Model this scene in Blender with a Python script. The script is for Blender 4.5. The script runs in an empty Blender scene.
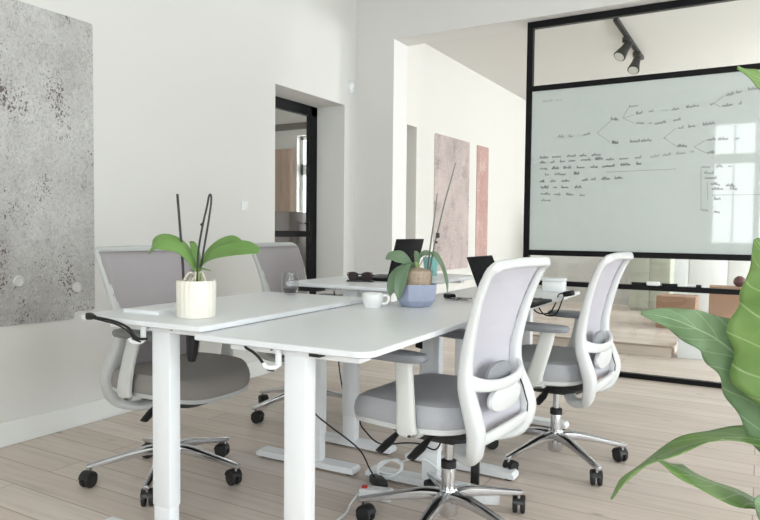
import bpy, bmesh, math, random
from mathutils import Vector, Matrix
R = math.radians; PI = math.pi
random.seed(7)
sc = bpy.context.scene
COL = sc.collection

# ------------------------------------------------------------------ camera
cam_d = bpy.data.cameras.new('camera'); cam = bpy.data.objects.new('camera', cam_d); COL.objects.link(cam)
cam_d.sensor_fit = 'HORIZONTAL'; cam_d.sensor_width = 36.0; cam_d.lens = 661.3 / 760 * 36.0
cam_d.clip_start = 0.02; cam_d.clip_end = 200
CR = Vector((0.86569637, 0.50046064, 0.01043806))
CD = Vector((0.03087487, -0.03257142, -0.99899241))
CF = Vector((-0.4996164, 0.86514638, -0.04364862))
m = Matrix.Identity(4)
for i in range(3):
    m[i][0] = CR[i]; m[i][1] = -CD[i]; m[i][2] = -CF[i]
m[2][3] = 1.04
cam.matrix_world = m
sc.camera = cam

# ------------------------------------------------------------------ world, lights, exposure
w = bpy.data.worlds.new('world'); sc.world = w; w.use_nodes = True
bg = w.node_tree.nodes['Background']; bg.inputs[0].default_value = (0.85, 0.93, 1.0, 1); bg.inputs[1].default_value = 1.2
sc.view_settings.view_transform = 'Standard'; sc.view_settings.look = 'None'
sc.view_settings.exposure = 0.85; sc.view_settings.gamma = 1.0; sc.view_settings.use_curve_mapping = False

def area(name, loc, direction, sx, sy, radiance, color=(0.93, 0.97, 1.0)):
    l = bpy.data.lights.new(name, 'AREA'); l.shape = 'RECTANGLE'; l.size = sx; l.size_y = sy
    l.energy = radiance * PI * sx * sy; l.color = color
    o = bpy.data.objects.new(name, l); COL.objects.link(o); o.location = loc
    o.rotation_euler = Vector(direction).to_track_quat('-Z', 'Y').to_euler()
    return o
LR = 5.2
area('daylight_lamp', (-0.10, -2.72, 1.90), (0, 1, 0), 1.40, 2.10, LR)
area('daylight_lamp', (1.75, -2.72, 1.90), (0, 1, 0), 1.40, 2.10, LR)
area('daylight_lamp', (3.22, 0.30, 1.34), (-1, 0, 0), 1.40, 2.40, LR)  # unseen right-wall window lamps, reaching down to brighten floor and lower walls
area('daylight_lamp', (3.22, 2.90, 1.34), (-1, 0, 0), 1.40, 2.40, LR)
area('daylight_lamp', (3.22, 6.60, 1.75), (-1, 0, 0), 1.80, 1.80, LR*1.25)
area('daylight_lamp', (3.22, 8.90, 1.75), (-1, 0, 0), 1.40, 1.80, LR*3.6)
area('daylight_lamp', (-5.37, 7.92, 1.62), (0, -1, 0), 0.8, 1.60, LR*2.0)
area('daylight_lamp', (-7.22, 4.2, 1.7), (1, 0, 0), 1.6, 1.6, LR*1.6)  # lamp for an added west window, put in to brighten the side room

# ------------------------------------------------------------------ materials
def mat(name, col, rough=0.5, metal=0.0, spec=0.5, noise=0, nscale=40, bump=0, bscale=80, coat=0, trans=0, ior=1.45, sss=0):
    m_ = bpy.data.materials.new(name); m_.use_nodes = True
    nt = m_.node_tree; b = nt.nodes['Principled BSDF']
    b.inputs['Base Color'].default_value = (*col, 1); b.inputs['Roughness'].default_value = rough
    b.inputs['Metallic'].default_value = metal; b.inputs['Specular IOR Level'].default_value = spec
    b.inputs['Coat Weight'].default_value = coat; b.inputs['Coat Roughness'].default_value = 0.05
    b.inputs['Transmission Weight'].default_value = trans; b.inputs['IOR'].default_value = ior
    tc = nt.nodes.new('ShaderNodeTexCoord')
    if noise:
        n = nt.nodes.new('ShaderNodeTexNoise'); n.inputs['Scale'].default_value = nscale; n.inputs['Detail'].default_value = 4
        nt.links.new(tc.outputs['Object'], n.inputs['Vector'])
        mx = nt.nodes.new('ShaderNodeMix'); mx.data_type = 'RGBA'
        mx.inputs['A'].default_value = (*[c * (1 - noise) for c in col], 1)
        mx.inputs['B'].default_value = (*[min(1, c * (1 + noise)) for c in col], 1)
        nt.links.new(n.outputs['Fac'], mx.inputs['Factor']); nt.links.new(mx.outputs['Result'], b.inputs['Base Color'])
    if bump:
        n = nt.nodes.new('ShaderNodeTexNoise'); n.inputs['Scale'].default_value = bscale; n.inputs['Detail'].default_value = 3
        nt.links.new(tc.outputs['Object'], n.inputs['Vector'])
        bp = nt.nodes.new('ShaderNodeBump'); bp.inputs['Strength'].default_value = bump; bp.inputs['Distance'].default_value = 0.002
        nt.links.new(n.outputs['Fac'], bp.inputs['Height']); nt.links.new(bp.outputs['Normal'], b.inputs['Normal'])
    return m_

def see_through(m_, a):
    m_.node_tree.nodes['Principled BSDF'].inputs['Alpha'].default_value = a
    return m_
def N(nt, t, **kw):
    n = nt.nodes.new(t)
    for k, v in kw.items():
        if k in n.inputs: n.inputs[k].default_value = v
        else: setattr(n, k, v)
    return n
def ramp(nt, src, stops):
    r = nt.nodes.new('ShaderNodeValToRGB'); e = r.color_ramp.elements
    while len(e) < len(stops): e.new(0.5)
    for i, (p, c) in enumerate(stops):
        e[i].position = p; e[i].color = (*c, 1) if not isinstance(c, float) else (c, c, c, 1)
    nt.links.new(src, r.inputs['Fac']); return r

def floor_mat(name):
    m_ = bpy.data.materials.new(name); m_.use_nodes = True; nt = m_.node_tree; L = nt.links
    b = nt.nodes['Principled BSDF']
    tc = N(nt, 'ShaderNodeTexCoord')
    br = N(nt, 'ShaderNodeTexBrick', Scale=1.0); br.offset = 0.37
    br.inputs['Brick Width'].default_value = 2.6; br.inputs['Row Height'].default_value = 0.155
    br.inputs['Mortar Size'].default_value = 0.0028; br.inputs['Mortar Smooth'].default_value = 0.3
    br.inputs['Color1'].default_value = (0, 0, 0, 1); br.inputs['Color2'].default_value = (1, 1, 1, 1)
    br.inputs['Mortar'].default_value = (0.5, 0.5, 0.5, 1)
    L.new(tc.outputs['Object'], br.inputs['Vector'])
    c1 = ramp(nt, br.outputs['Color'], [(0, (0.64, 0.545, 0.475)), (0.5, (0.69, 0.60, 0.53)), (1, (0.73, 0.65, 0.585))])
    mp = N(nt, 'ShaderNodeMapping'); mp.inputs['Scale'].default_value = (1.3, 26, 26); L.new(tc.outputs['Object'], mp.inputs['Vector'])
    ad = N(nt, 'ShaderNodeVectorMath'); ad.operation = 'ADD'; L.new(mp.outputs['Vector'], ad.inputs[0]); L.new(br.outputs['Color'], ad.inputs[1])
    ns = N(nt, 'ShaderNodeTexNoise', Scale=1.6, Detail=6.0, Distortion=0.6); L.new(ad.outputs['Vector'], ns.inputs['Vector'])
    g = ramp(nt, ns.outputs['Fac'], [(0.25, 0.80), (0.5, 0.97), (0.8, 1.06)])
    mu = N(nt, 'ShaderNodeMix', data_type='RGBA', blend_type='MULTIPLY'); mu.inputs['Factor'].default_value = 1
    L.new(c1.outputs['Color'], mu.inputs['A']); L.new(g.outputs['Color'], mu.inputs['B'])
    # knots
    mk = N(nt, 'ShaderNodeMapping'); mk.inputs['Scale'].default_value = (2.1, 4.6, 1); L.new(tc.outputs['Object'], mk.inputs['Vector'])
    vo = N(nt, 'ShaderNodeTexVoronoi', Scale=1.3); L.new(mk.outputs['Vector'], vo.inputs['Vector'])
    kr = ramp(nt, vo.outputs['Distance'], [(0.03, 0.62), (0.07, 0.88), (0.13, 1.0)])
    mu2 = N(nt, 'ShaderNodeMix', data_type='RGBA', blend_type='MULTIPLY'); mu2.inputs['Factor'].default_value = 1
    L.new(mu.outputs['Result'], mu2.inputs['A']); L.new(kr.outputs['Color'], mu2.inputs['B'])
    n2 = N(nt, 'ShaderNodeTexNoise', Scale=1.1, Detail=3.0); L.new(tc.outputs['Object'], n2.inputs['Vector'])
    r2 = ramp(nt, n2.outputs['Fac'], [(0.3, 0.92), (0.7, 1.05)])
    mu3 = N(nt, 'ShaderNodeMix', data_type='RGBA', blend_type='MULTIPLY'); mu3.inputs['Factor'].default_value = 1
    L.new(mu2.outputs['Result'], mu3.inputs['A']); L.new(r2.outputs['Color'], mu3.inputs['B'])
    mo = N(nt, 'ShaderNodeMix', data_type='RGBA'); L.new(br.outputs['Fac'], mo.inputs['Factor'])
    L.new(mu3.outputs['Result'], mo.inputs['A']); mo.inputs['B'].default_value = (0.40, 0.31, 0.25, 1)
    L.new(mo.outputs['Result'], b.inputs['Base Color'])
    b.inputs['Roughness'].default_value = 0.48; b.inputs['Specular IOR Level'].default_value = 0.45
    bp = N(nt, 'ShaderNodeBump', Strength=0.25, Distance=0.002); bp.invert = True
    L.new(br.outputs['Fac'], bp.inputs['Height']); L.new(bp.outputs['Normal'], b.inputs['Normal'])
    return m_

def concrete(name, base, dark, spot, seed):
    m_ = bpy.data.materials.new(name); m_.use_nodes = True; nt = m_.node_tree; L = nt.links
    b = nt.nodes['Principled BSDF']; b.inputs['Roughness'].default_value = 0.9
    tc = N(nt, 'ShaderNodeTexCoord'); mp = N(nt, 'ShaderNodeMapping'); mp.inputs['Location'].default_value = (seed, seed * 2, seed)
    mp.inputs['Scale'].default_value = (1, 1, 0.75); L.new(tc.outputs['Object'], mp.inputs['Vector'])
    n1 = N(nt, 'ShaderNodeTexNoise', Scale=3.0, Detail=6.0, Roughness=0.65); L.new(mp.outputs['Vector'], n1.inputs['Vector'])
    r1 = ramp(nt, n1.outputs['Fac'], [(0.3, dark), (0.52, base), (0.75, tuple(min(1, c * 1.18) for c in base))])
    n2 = N(nt, 'ShaderNodeTexNoise', Scale=60.0, Detail=6.0, Roughness=0.75, Distortion=1.5); L.new(mp.outputs['Vector'], n2.inputs['Vector'])
    r2 = ramp(nt, n2.outputs['Fac'], [(0.36, 0.60), (0.45, 0.92), (0.62, 1.12)])
    mu = N(nt, 'ShaderNodeMix', data_type='RGBA', blend_type='MULTIPLY'); mu.inputs['Factor'].default_value = 1
    L.new(r1.outputs['Color'], mu.inputs['A']); L.new(r2.outputs['Color'], mu.inputs['B'])
    n3 = N(nt, 'ShaderNodeTexNoise', Scale=85.0, Detail=2.0, Roughness=0.6, Distortion=0.8); L.new(mp.outputs['Vector'], n3.inputs['Vector'])
    n4 = N(nt, 'ShaderNodeTexNoise', Scale=4.5, Detail=2.0); L.new(mp.outputs['Vector'], n4.inputs['Vector'])
    a = N(nt, 'ShaderNodeMath', operation='MULTIPLY'); L.new(n3.outputs['Fac'], a.inputs[0]); L.new(n4.outputs['Fac'], a.inputs[1])
    r3 = ramp(nt, a.outputs['Value'], [(0.33, 0.0), (0.37, 1.0)])
    mx = N(nt, 'ShaderNodeMix', data_type='RGBA'); L.new(r3.outputs['Color'], mx.inputs['Factor'])
    L.new(mu.outputs['Result'], mx.inputs['A']); mx.inputs['B'].default_value = (*spot, 1)
    L.new(mx.outputs['Result'], b.inputs['Base Color'])
    bp = N(nt, 'ShaderNodeBump', Strength=0.3, Distance=0.003); L.new(n2.outputs['Fac'], bp.inputs['Height']); L.new(bp.outputs['Normal'], b.inputs['Normal'])
    return m_

def leaf_mat(name, c1, c2, vein, rough=0.35, freq=9):
    m_ = bpy.data.materials.new(name); m_.use_nodes = True; nt = m_.node_tree; L = nt.links
    b = nt.nodes['Principled BSDF']; b.inputs['Roughness'].default_value = rough
    uv = N(nt, 'ShaderNodeUVMap'); sp = N(nt, 'ShaderNodeSeparateXYZ'); L.new(uv.outputs['UV'], sp.inputs[0])
    # |v-0.5| : distance from the midrib ; u runs along the leaf
    s = N(nt, 'ShaderNodeMath', operation='SUBTRACT'); s.inputs[1].default_value = 0.5; L.new(sp.outputs['Y'], s.inputs[0])
    ab = N(nt, 'ShaderNodeMath', operation='ABSOLUTE'); L.new(s.outputs[0], ab.inputs[0])
    mid = ramp(nt, ab.outputs[0], [(0.010, 1.0), (0.024, 0.0)])
    # side veins : sin(freq*(u - k*|v|))
    k = N(nt, 'ShaderNodeMath', operation='MULTIPLY'); k.inputs[1].default_value = 0.42; L.new(ab.outputs[0], k.inputs[0])
    d = N(nt, 'ShaderNodeMath', operation='SUBTRACT'); L.new(sp.outputs['X'], d.inputs[0]); L.new(k.outputs[0], d.inputs[1])
    f = N(nt, 'ShaderNodeMath', operation='MULTIPLY'); f.inputs[1].default_value = freq; L.new(d.outputs[0], f.inputs[0])
    fr = N(nt, 'ShaderNodeMath', operation='PINGPONG'); fr.inputs[1].default_value = 0.5; L.new(f.outputs[0], fr.inputs[0])
    sv = ramp(nt, fr.outputs[0], [(0.018, 1.0), (0.05, 0.0)])
    mxv = N(nt, 'ShaderNodeMath', operation='MAXIMUM'); L.new(mid.outputs['Color'], mxv.inputs[0])
    h = N(nt, 'ShaderNodeMath', operation='MULTIPLY'); h.inputs[1].default_value = 0.6; L.new(sv.outputs['Color'], h.inputs[0]); L.new(h.outputs[0], mxv.inputs[1])
    tc = N(nt, 'ShaderNodeTexCoord'); n = N(nt, 'ShaderNodeTexNoise', Scale=14.0, Detail=3.0); L.new(tc.outputs['Object'], n.inputs['Vector'])
    base = N(nt, 'ShaderNodeMix', data_type='RGBA'); base.inputs['A'].default_value = (*c1, 1); base.inputs['B'].default_value = (*c2, 1)
    nr = ramp(nt, n.outputs['Fac'], [(0.35, 0.0), (0.65, 1.0)]); L.new(nr.outputs['Color'], base.inputs['Factor'])
    mx = N(nt, 'ShaderNodeMix', data_type='RGBA'); L.new(mxv.outputs[0], mx.inputs['Factor']); L.new(base.outputs['Result'], mx.inputs['A']); mx.inputs['B'].default_value = (*vein, 1)
    L.new(mx.outputs['Result'], b.inputs['Base Color'])
    tr = N(nt, 'ShaderNodeBsdfTranslucent'); L.new(mx.outputs['Result'], tr.inputs['Color'])
    ms = N(nt, 'ShaderNodeMixShader'); ms.inputs[0].default_value = 0.3
    L.new(b.outputs[0], ms.inputs[1]); L.new(tr.outputs[0], ms.inputs[2]); L.new(ms.outputs[0], nt.nodes['Material Output'].inputs['Surface'])
    bp = N(nt, 'ShaderNodeBump', Strength=0.35, Distance=0.003); bp.invert = True; L.new(mxv.outputs[0], bp.inputs['Height']); L.new(bp.outputs['Normal'], b.inputs['Normal'])
    return m_

def glass_mat(name, tint=(1, 1, 1), refl=0.9):
    m_ = bpy.data.materials.new(name); m_.use_nodes = True; nt = m_.node_tree; L = nt.links
    nt.nodes.remove(nt.nodes['Principled BSDF'])
    t = N(nt, 'ShaderNodeBsdfTransparent'); t.inputs[0].default_value = (*tint, 1)
    g = N(nt, 'ShaderNodeBsdfGlossy'); g.inputs['Roughness'].default_value = 0.02; g.inputs[0].default_value = (refl, refl, refl, 1)
    lw = N(nt, 'ShaderNodeLayerWeight', Blend=0.5); pw = N(nt, 'ShaderNodeMath', operation='POWER'); pw.inputs[1].default_value = 4.0
    L.new(lw.outputs['Facing'], pw.inputs[0]); fr = N(nt, 'ShaderNodeMath', operation='MULTIPLY_ADD'); fr.inputs[1].default_value = 0.9; fr.inputs[2].default_value = 0.04
    L.new(pw.outputs[0], fr.inputs[0]); ms = N(nt, 'ShaderNodeMixShader'); L.new(fr.outputs[0], ms.inputs[0]); L.new(t.outputs[0], ms.inputs[1]); L.new(g.outputs[0], ms.inputs[2])
    L.new(ms.outputs[0], nt.nodes['Material Output'].inputs['Surface'])
    return m_

M = dict(
    wall=mat('wall_paint', (0.735, 0.73, 0.705), 0.85, bump=0.08, bscale=60, spec=0.2),
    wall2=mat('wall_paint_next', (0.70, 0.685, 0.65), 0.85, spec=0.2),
    wallf=mat('wall_paint_far_lightened', (0.86, 0.845, 0.81), 0.85, spec=0.2),  # far wall lightened in its colour to offset weak grazing light
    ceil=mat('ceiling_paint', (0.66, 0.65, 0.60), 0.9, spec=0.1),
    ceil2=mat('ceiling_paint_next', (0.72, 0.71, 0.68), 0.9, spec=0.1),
    skirt=mat('skirting_paint', (0.82, 0.83, 0.82), 0.5),
    floor=floor_mat('bleached_floorboards'),
    black=mat('black_steel', (0.006, 0.006, 0.007), 0.5, spec=0.2),
    blackp=mat('black_plastic', (0.013, 0.013, 0.014), 0.4),
    rubber=mat('black_rubber', (0.015, 0.015, 0.016), 0.6),
    deskw=mat('white_laminate', (0.79, 0.81, 0.835), 0.32, noise=0.02, nscale=8),
    deskedge=mat('white_desk_steel', (0.84, 0.86, 0.88), 0.35),
    chrome=mat('polished_aluminium', (0.62, 0.63, 0.65), 0.16, metal=1.0),
    framew=mat('white_nylon', (0.68, 0.69, 0.69), 0.38),
    frameg=mat('light_grey_nylon', (0.53, 0.54, 0.53), 0.4),
    armw=mat('ivory_nylon', (0.69, 0.70, 0.67), 0.4),
    armg=mat('pale_grey_nylon', (0.60, 0.61, 0.59), 0.4),
    pad=mat('grey_armpad', (0.25, 0.26, 0.28), 0.5),
    padg=mat('dark_grey_armpad', (0.17, 0.17, 0.17), 0.5),
    seat=mat('grey_seat_fabric', (0.43, 0.435, 0.46), 0.9, noise=0.1, nscale=300, bump=0.3, bscale=500),
    seatg=mat('taupe_seat_fabric', (0.285, 0.265, 0.25), 0.9, noise=0.1, nscale=300, bump=0.3, bscale=500),
    meshw=mat('lilac_white_mesh', (0.67, 0.655, 0.715), 0.85, noise=0.06, nscale=400, bump=0.3, bscale=700),
    meshg=mat('mauve_grey_mesh', (0.42, 0.39, 0.41), 0.85, noise=0.08, nscale=400, bump=0.3, bscale=700),
    board=mat('glass_board', (0.56, 0.61, 0.59), 0.03, spec=0.6),
    ink=mat('marker_ink', (0.30, 0.31, 0.32), 0.7),
    glass=glass_mat('clear_glass', (0.985, 0.99, 0.985)),
    tglass=glass_mat('tumbler_glass', (0.93, 0.935, 0.94)),
    water=mat('plastic_smoke', (0.45, 0.45, 0.47), 0.1),
    screen=mat('dark_screen', (0.006, 0.006, 0.007), 0.5, spec=0.06),
    lid=mat('laptop_lid', (0.010, 0.010, 0.011), 0.5, spec=0.12),
    ceramic=mat('white_ceramic', (0.86, 0.87, 0.86), 0.15),
    cream=mat('cream_ceramic', (0.86, 0.83, 0.74), 0.5),
    blue=mat('periwinkle_ceramic', (0.36, 0.40, 0.53), 0.45, noise=0.08, nscale=60),
    bark=mat('bark_chips', (0.42, 0.33, 0.25), 0.8, noise=0.45, nscale=90, bump=0.6, bscale=90),
    root=mat('orchid_roots', (0.62, 0.58, 0.48), 0.7),
    stick=mat('dark_stake', (0.03, 0.03, 0.028), 0.5),
    stem=mat('grey_green_stem', (0.16, 0.17, 0.14), 0.5),
    teal=mat('teal_plastic', (0.22, 0.48, 0.46), 0.3),
    paper=mat('white_paper', (0.85, 0.87, 0.88), 0.6),
    whitep=mat('white_plastic', (0.84, 0.86, 0.87), 0.35),
    red=mat('red_switch', (0.60, 0.05, 0.05), 0.4),
    card=mat('cardboard', (0.36, 0.215, 0.14), 0.85, noise=0.05, nscale=30),
    card2=mat('pale_cardboard', (0.62, 0.47, 0.40), 0.85, noise=0.05, nscale=30),
    green=mat('sage_cabinet', (0.50, 0.53, 0.44), 0.5),
    maroon=mat('maroon_plastic', (0.11, 0.03, 0.03), 0.4),
    brownc=mat('brown_curtain', (0.46, 0.33, 0.25), 0.8, noise=0.15, nscale=6),
    brownw=mat('brown_leather', (0.085, 0.06, 0.05), 0.45, noise=0.3, nscale=18),
    beam=mat('brown_beam', (0.10, 0.075, 0.055), 0.6),
    lamp=mat('spot_lens', (0.7, 0.7, 0.66), 0.2),
    mouse=mat('grey_mouse', (0.25, 0.25, 0.26), 0.4),
    lens=mat('sunglass_lens', (0.02, 0.006, 0.007), 0.3, spec=0.2),
    metal=mat('key_metal', (0.25, 0.25, 0.26), 0.3, metal=1.0),
    terr=mat('terracotta', (0.45, 0.22, 0.13), 0.8, noise=0.1),
    sock=mat('translucent_grey_plastic', (0.66, 0.66, 0.65), 0.4),
    soil=mat('potting_soil', (0.05, 0.035, 0.025), 0.95, noise=0.4, nscale=60),
    patch=concrete('bare_concrete', (0.53, 0.525, 0.515), (0.41, 0.395, 0.39), (0.15, 0.12, 0.12), 3.3),
    patch2=concrete('bare_pinkish_plaster', (0.52, 0.44, 0.42), (0.40, 0.345, 0.33), (0.24, 0.19, 0.18), 8.1),
    patch3=concrete('bare_red_plaster', (0.50, 0.33, 0.30), (0.46, 0.26, 0.23), (0.60, 0.50, 0.46), 5.2),
    leafo=leaf_mat('orchid_leaf', (0.12, 0.26, 0.055), (0.19, 0.36, 0.09), (0.24, 0.42, 0.13), 0.3, 0),
    leafo2=leaf_mat('orchid_leaf_dusty', (0.13, 0.23, 0.13), (0.20, 0.31, 0.18), (0.26, 0.38, 0.24), 0.35, 0),
    leafa=leaf_mat('big_leaf', (0.15, 0.28, 0.07), (0.22, 0.36, 0.11), (0.42, 0.54, 0.26), 0.35, 7),
    leafb=leaf_mat('big_leaf_matt', (0.16, 0.27, 0.13), (0.22, 0.34, 0.18), (0.38, 0.50, 0.31), 0.45, 7),
    fstem=mat('green_stem', (0.27, 0.38, 0.12), 0.5, noise=0.15, nscale=30),
)

see_through(M['meshw'], .74); see_through(M['meshg'], .78)
# ------------------------------------------------------------------ mesh helpers
class MB:
    def __init__(s): s.v = []; s.f = []; s.uv = None
    def add(s, v, f):
        n = len(s.v); s.v += [Vector(p) for p in v]; s.f += [tuple(i + n for i in q) for q in f]; return s
    def box(s, c, d, bev=0.0, rot=None, seg=2):
        bm = bmesh.new(); bmesh.ops.create_cube(bm, size=1)
        for v in bm.verts: v.co = Vector((v.co.x * d[0], v.co.y * d[1], v.co.z * d[2]))
        if bev: bmesh.ops.bevel(bm, geom=bm.edges[:], offset=bev, segments=seg, affect='EDGES', profile=0.5)
        mt = Matrix.Translation(c) @ (rot.to_4x4() if rot else Matrix.Identity(4))
        bm.verts.ensure_lookup_table()
        s.add([mt @ v.co for v in bm.verts], [[v.index for v in f.verts] for f in bm.faces]); bm.free(); return s
    def b2(s, a, b, bev=0.0, seg=2):
        return s.box([(a[i] + b[i]) / 2 for i in range(3)], [abs(b[i] - a[i]) for i in range(3)], bev, None, seg)
    def tube(s, pts, r, seg=10, closed=False, smooth=0, flat=None, ref=None, power=2.0):
        """sweep; r: radius or list of (ra, rb) or radii; ref: reference vectors for ra direction"""
        pts = [Vector(p) for p in pts]
        n = len(pts)
        rs = [r] * n if not isinstance(r, (list, tuple)) else list(r)
        rs = [(q, q) if not isinstance(q, (list, tuple)) else q for q in rs]
        refs = ref if isinstance(ref, list) else [ref] * n
        if smooth:
            def cr(a, b, c, d, t): return 0.5 * ((2 * b) + (c - a) * t + (2 * a - 5 * b + 4 * c - d) * t * t + (-a + 3 * b - 3 * c + d) * t ** 3)
            P = []; Q = []; F = []
            rng = n if closed else n - 1
            for i in range(rng):
                idx = [(i - 1) % n, i, (i + 1) % n, (i + 2) % n] if closed else [max(i - 1, 0), i, i + 1, min(i + 2, n - 1)]
                for k in range(smooth):
                    t = k / smooth
                    P.append(cr(*[pts[j] for j in idx], t))
                    Q.append(tuple(rs[idx[1]][q] * (1 - t) + rs[idx[2]][q] * t for q in (0, 1)))
                    F.append(None if refs[0] is None else (Vector(refs[idx[1]]) * (1 - t) + Vector(refs[idx[2]]) * t))
            if not closed: P.append(pts[-1]); Q.append(rs[-1]); F.append(refs[-1])
            pts, rs, refs = P, Q, F; n = len(pts)
        base = len(s.v); prevN = None
        for i in range(n):
            T = (pts[(i + 1) % n] - pts[i - 1]) if closed else (pts[min(i + 1, n - 1)] - pts[max(i - 1, 0)])
            T = T.normalized() if T.length > 1e-9 else Vector((0, 0, 1))
            if refs[i] is not None:
                A = Vector(refs[i])
            elif prevN is not None: A = prevN
            else: A = Vector((0, 0, 1)) if abs(T.z) < 0.9 else Vector((1, 0, 0))
            A = (A - A.dot(T) * T).normalized(); prevN = A; B = T.cross(A)
            for k in range(seg):
                th = 2 * PI * k / seg; c_, s_ = math.cos(th), math.sin(th)
                cx = math.copysign(abs(c_) ** (2 / power), c_); sx = math.copysign(abs(s_) ** (2 / power), s_)
                s.v.append(pts[i] + A * (rs[i][0] * cx) + B * (rs[i][1] * sx))
        for i in range(n if closed else n - 1):
            j = (i + 1) % n
            for k in range(seg):
                l = (k + 1) % seg
                s.f.append((base + i * seg + k, base + i * seg + l, base + j * seg + l, base + j * seg + k))
        if not closed:
            s.f.append(tuple(base + k for k in reversed(range(seg)))); s.f.append(tuple(base + (n - 1) * seg + k for k in range(seg)))
        return s
    def lathe(s, prof, seg=24, c=(0, 0, 0), fn=None, cap=True):
        base = len(s.v); c = Vector(c)
        for (r, z) in prof:
            for k in range(seg):
                th = 2 * PI * k / seg; rr = r * (fn(th, z) if fn else 1)
                s.v.append(c + Vector((rr * math.cos(th), rr * math.sin(th), z)))
        for i in range(len(prof) - 1):
            for k in range(seg):
                l = (k + 1) % seg
                s.f.append((base + i * seg + k, base + i * seg + l, base + (i + 1) * seg + l, base + (i + 1) * seg + k))
        if cap:
            s.f.append(tuple(base + k for k in reversed(range(seg)))); q = base + (len(prof) - 1) * seg; s.f.append(tuple(q + k for k in range(seg)))
        return s
    def cyl(s, a, b, r, seg=16, r2=None): return s.tube([a, b], [r, r2 if r2 is not None else r], seg)
    def prism(s, poly, y0, y1, axis=1):
        """poly of 2D points extruded along axis (polygon coordinates are the two others in order)"""
        def P(u, v, t):
            if axis == 0: return (t, u, v)
            if axis == 1: return (u, t, v)
            return (u, v, t)
        n = len(poly); vs = [P(u, v, y0) for u, v in poly] + [P(u, v, y1) for u, v in poly]
        fs = [tuple(range(n)), tuple(reversed(range(n, 2 * n)))] + [(i, i + n, (i + 1) % n + n, (i + 1) % n) for i in range(n)]
        return s.add(vs, fs)
    def build(s, name, material, parent=None, smooth=35, xf=None):
        me = bpy.data.meshes.new(name); me.from_pydata([tuple((xf @ p) if xf else p) for p in s.v], [], s.f)
        bm = bmesh.new(); bm.from_mesh(me); bmesh.ops.recalc_face_normals(bm, faces=bm.faces[:]); bm.to_mesh(me); bm.free()
        if s.uv:
            ul = me.uv_layers.new(name='UVMap')
            for lp in me.loops: ul.data[lp.index].uv = s.uv[lp.vertex_index]
        me.materials.append(material)
        if smooth:
            me.shade_smooth(); me.set_sharp_from_angle(angle=R(smooth))
        o = bpy.data.objects.new(name, me); COL.objects.link(o)
        if parent: o.parent = parent
        return o

def tag(o, label, cat, group=None):
    o['label'] = label; o['category'] = cat
    if group: o['group'] = group
    return o
def empty(name, loc=(0, 0, 0), rz=0, label=None, cat=None, group=None):
    o = bpy.data.objects.new(name, None); COL.objects.link(o); o.location = loc; o.rotation_euler = (0, 0, rz); o.empty_display_size = 0.1
    if label: tag(o, label, cat, group)
    return o
def struct(name, mb, material, parent=None, smooth=0):
    o = mb.build(name, material, parent, smooth)
    if not parent: o['kind'] = 'structure'
    return o

# ================================================================== THE SETTING
XL = -3.09; YB = -2.5; XR = 3.05; YF = 4.90; YF2 = 5.14; ZC = 3.35; ZS = 2.645; ZN = 2.80; XN = -2.79; YN = 9.75
struct('floor', MB().b2((-7.1, YB - .3, -0.12), (XR + .3, YN + .3, 0)), M['floor'])
struct('ceiling', MB().b2((XL - .3, YB - .3, ZC), (XR + .3, YF + .05, ZC + .1)), M['ceil'])
struct('ceiling_next_room', MB().b2((XN - .1, YF2, ZN), (XR + .3, YN + .3, ZN + .1)), M['ceil2'])
# left wall with deep door niche  y 3.807..4.727, z..2.10
wl = MB()
wl.b2((XL - .36, YB - .3, 0), (XL, 3.807, ZC)); wl.b2((XL - .36, 4.727, 0), (XL, YF + .02, ZC)); wl.b2((XL - .36, 3.807, 2.10), (XL, 4.727, ZC))
struct('wall_left', wl, M['wall'])
wf = MB()
wf.b2((XL - .36, YF, 0), (-2.715, YF2, ZC)); wf.b2((-2.715, YF, ZS), (XR + .3, YF2, ZC))
struct('wall_far', wf, M['wall'])
def wall_with_windows(name, axis, a, b, lo, hi, z1, holes, material):
    """axis 'y': wall spans x lo..hi at y a..b ; axis 'x': spans y lo..hi at x a..b"""
    mb = MB()
    def bx(u0, u1, z0, z2):
        if u1 - u0 < 1e-4 or z2 - z0 < 1e-4: return
        if axis == 'y': mb.b2((u0, a, z0), (u1, b, z2))
        else: mb.b2((a, u0, z0), (b, u1, z2))
    u = lo
    for (h0, h1, s0, s1) in holes:
        bx(u, h0, 0, z1); bx(h0, h1, 0, s0); bx(h0, h1, s1, z1); u = h1
    bx(u, hi, 0, z1)
    return struct(name, mb, material)
wall_with_windows('wall_back', 'y', YB - .3, YB, XL - .3, XR + .3, ZC, [(-.8, .6, .85, 2.95), (1.05, 2.45, .85, 2.95)], M['wall'])
wall_with_windows('wall_right', 'x', XR, XR + .3, YB, YN, ZC, [(-.4, 1.0, .12, 2.55), (2.2, 3.6, .12, 2.55), (5.7, 7.5, .85, 2.65), (8.2, 9.6, .85, 2.65)], M['wall'])
wn = MB()   # left wall of the next room with a narrow recess
wn.b2((XN - .3, YF2, 0), (XN, 5.29, ZN)); wn.b2((XN - .3, 5.29, 2.0), (XN, 5.485, ZN)); wn.b2((XN - .3, 5.485, 0), (XN, YN, ZN)); wn.b2((XN - .3, 5.25, 0), (XN - .2, 5.5, 2.1))
struct('wall_next_left', wn, M['wall2'])
struct('wall_next_far', MB().b2((XN - .3, YN, 0), (XR + .3, YN + .3, ZN)), M['wallf'])
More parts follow.
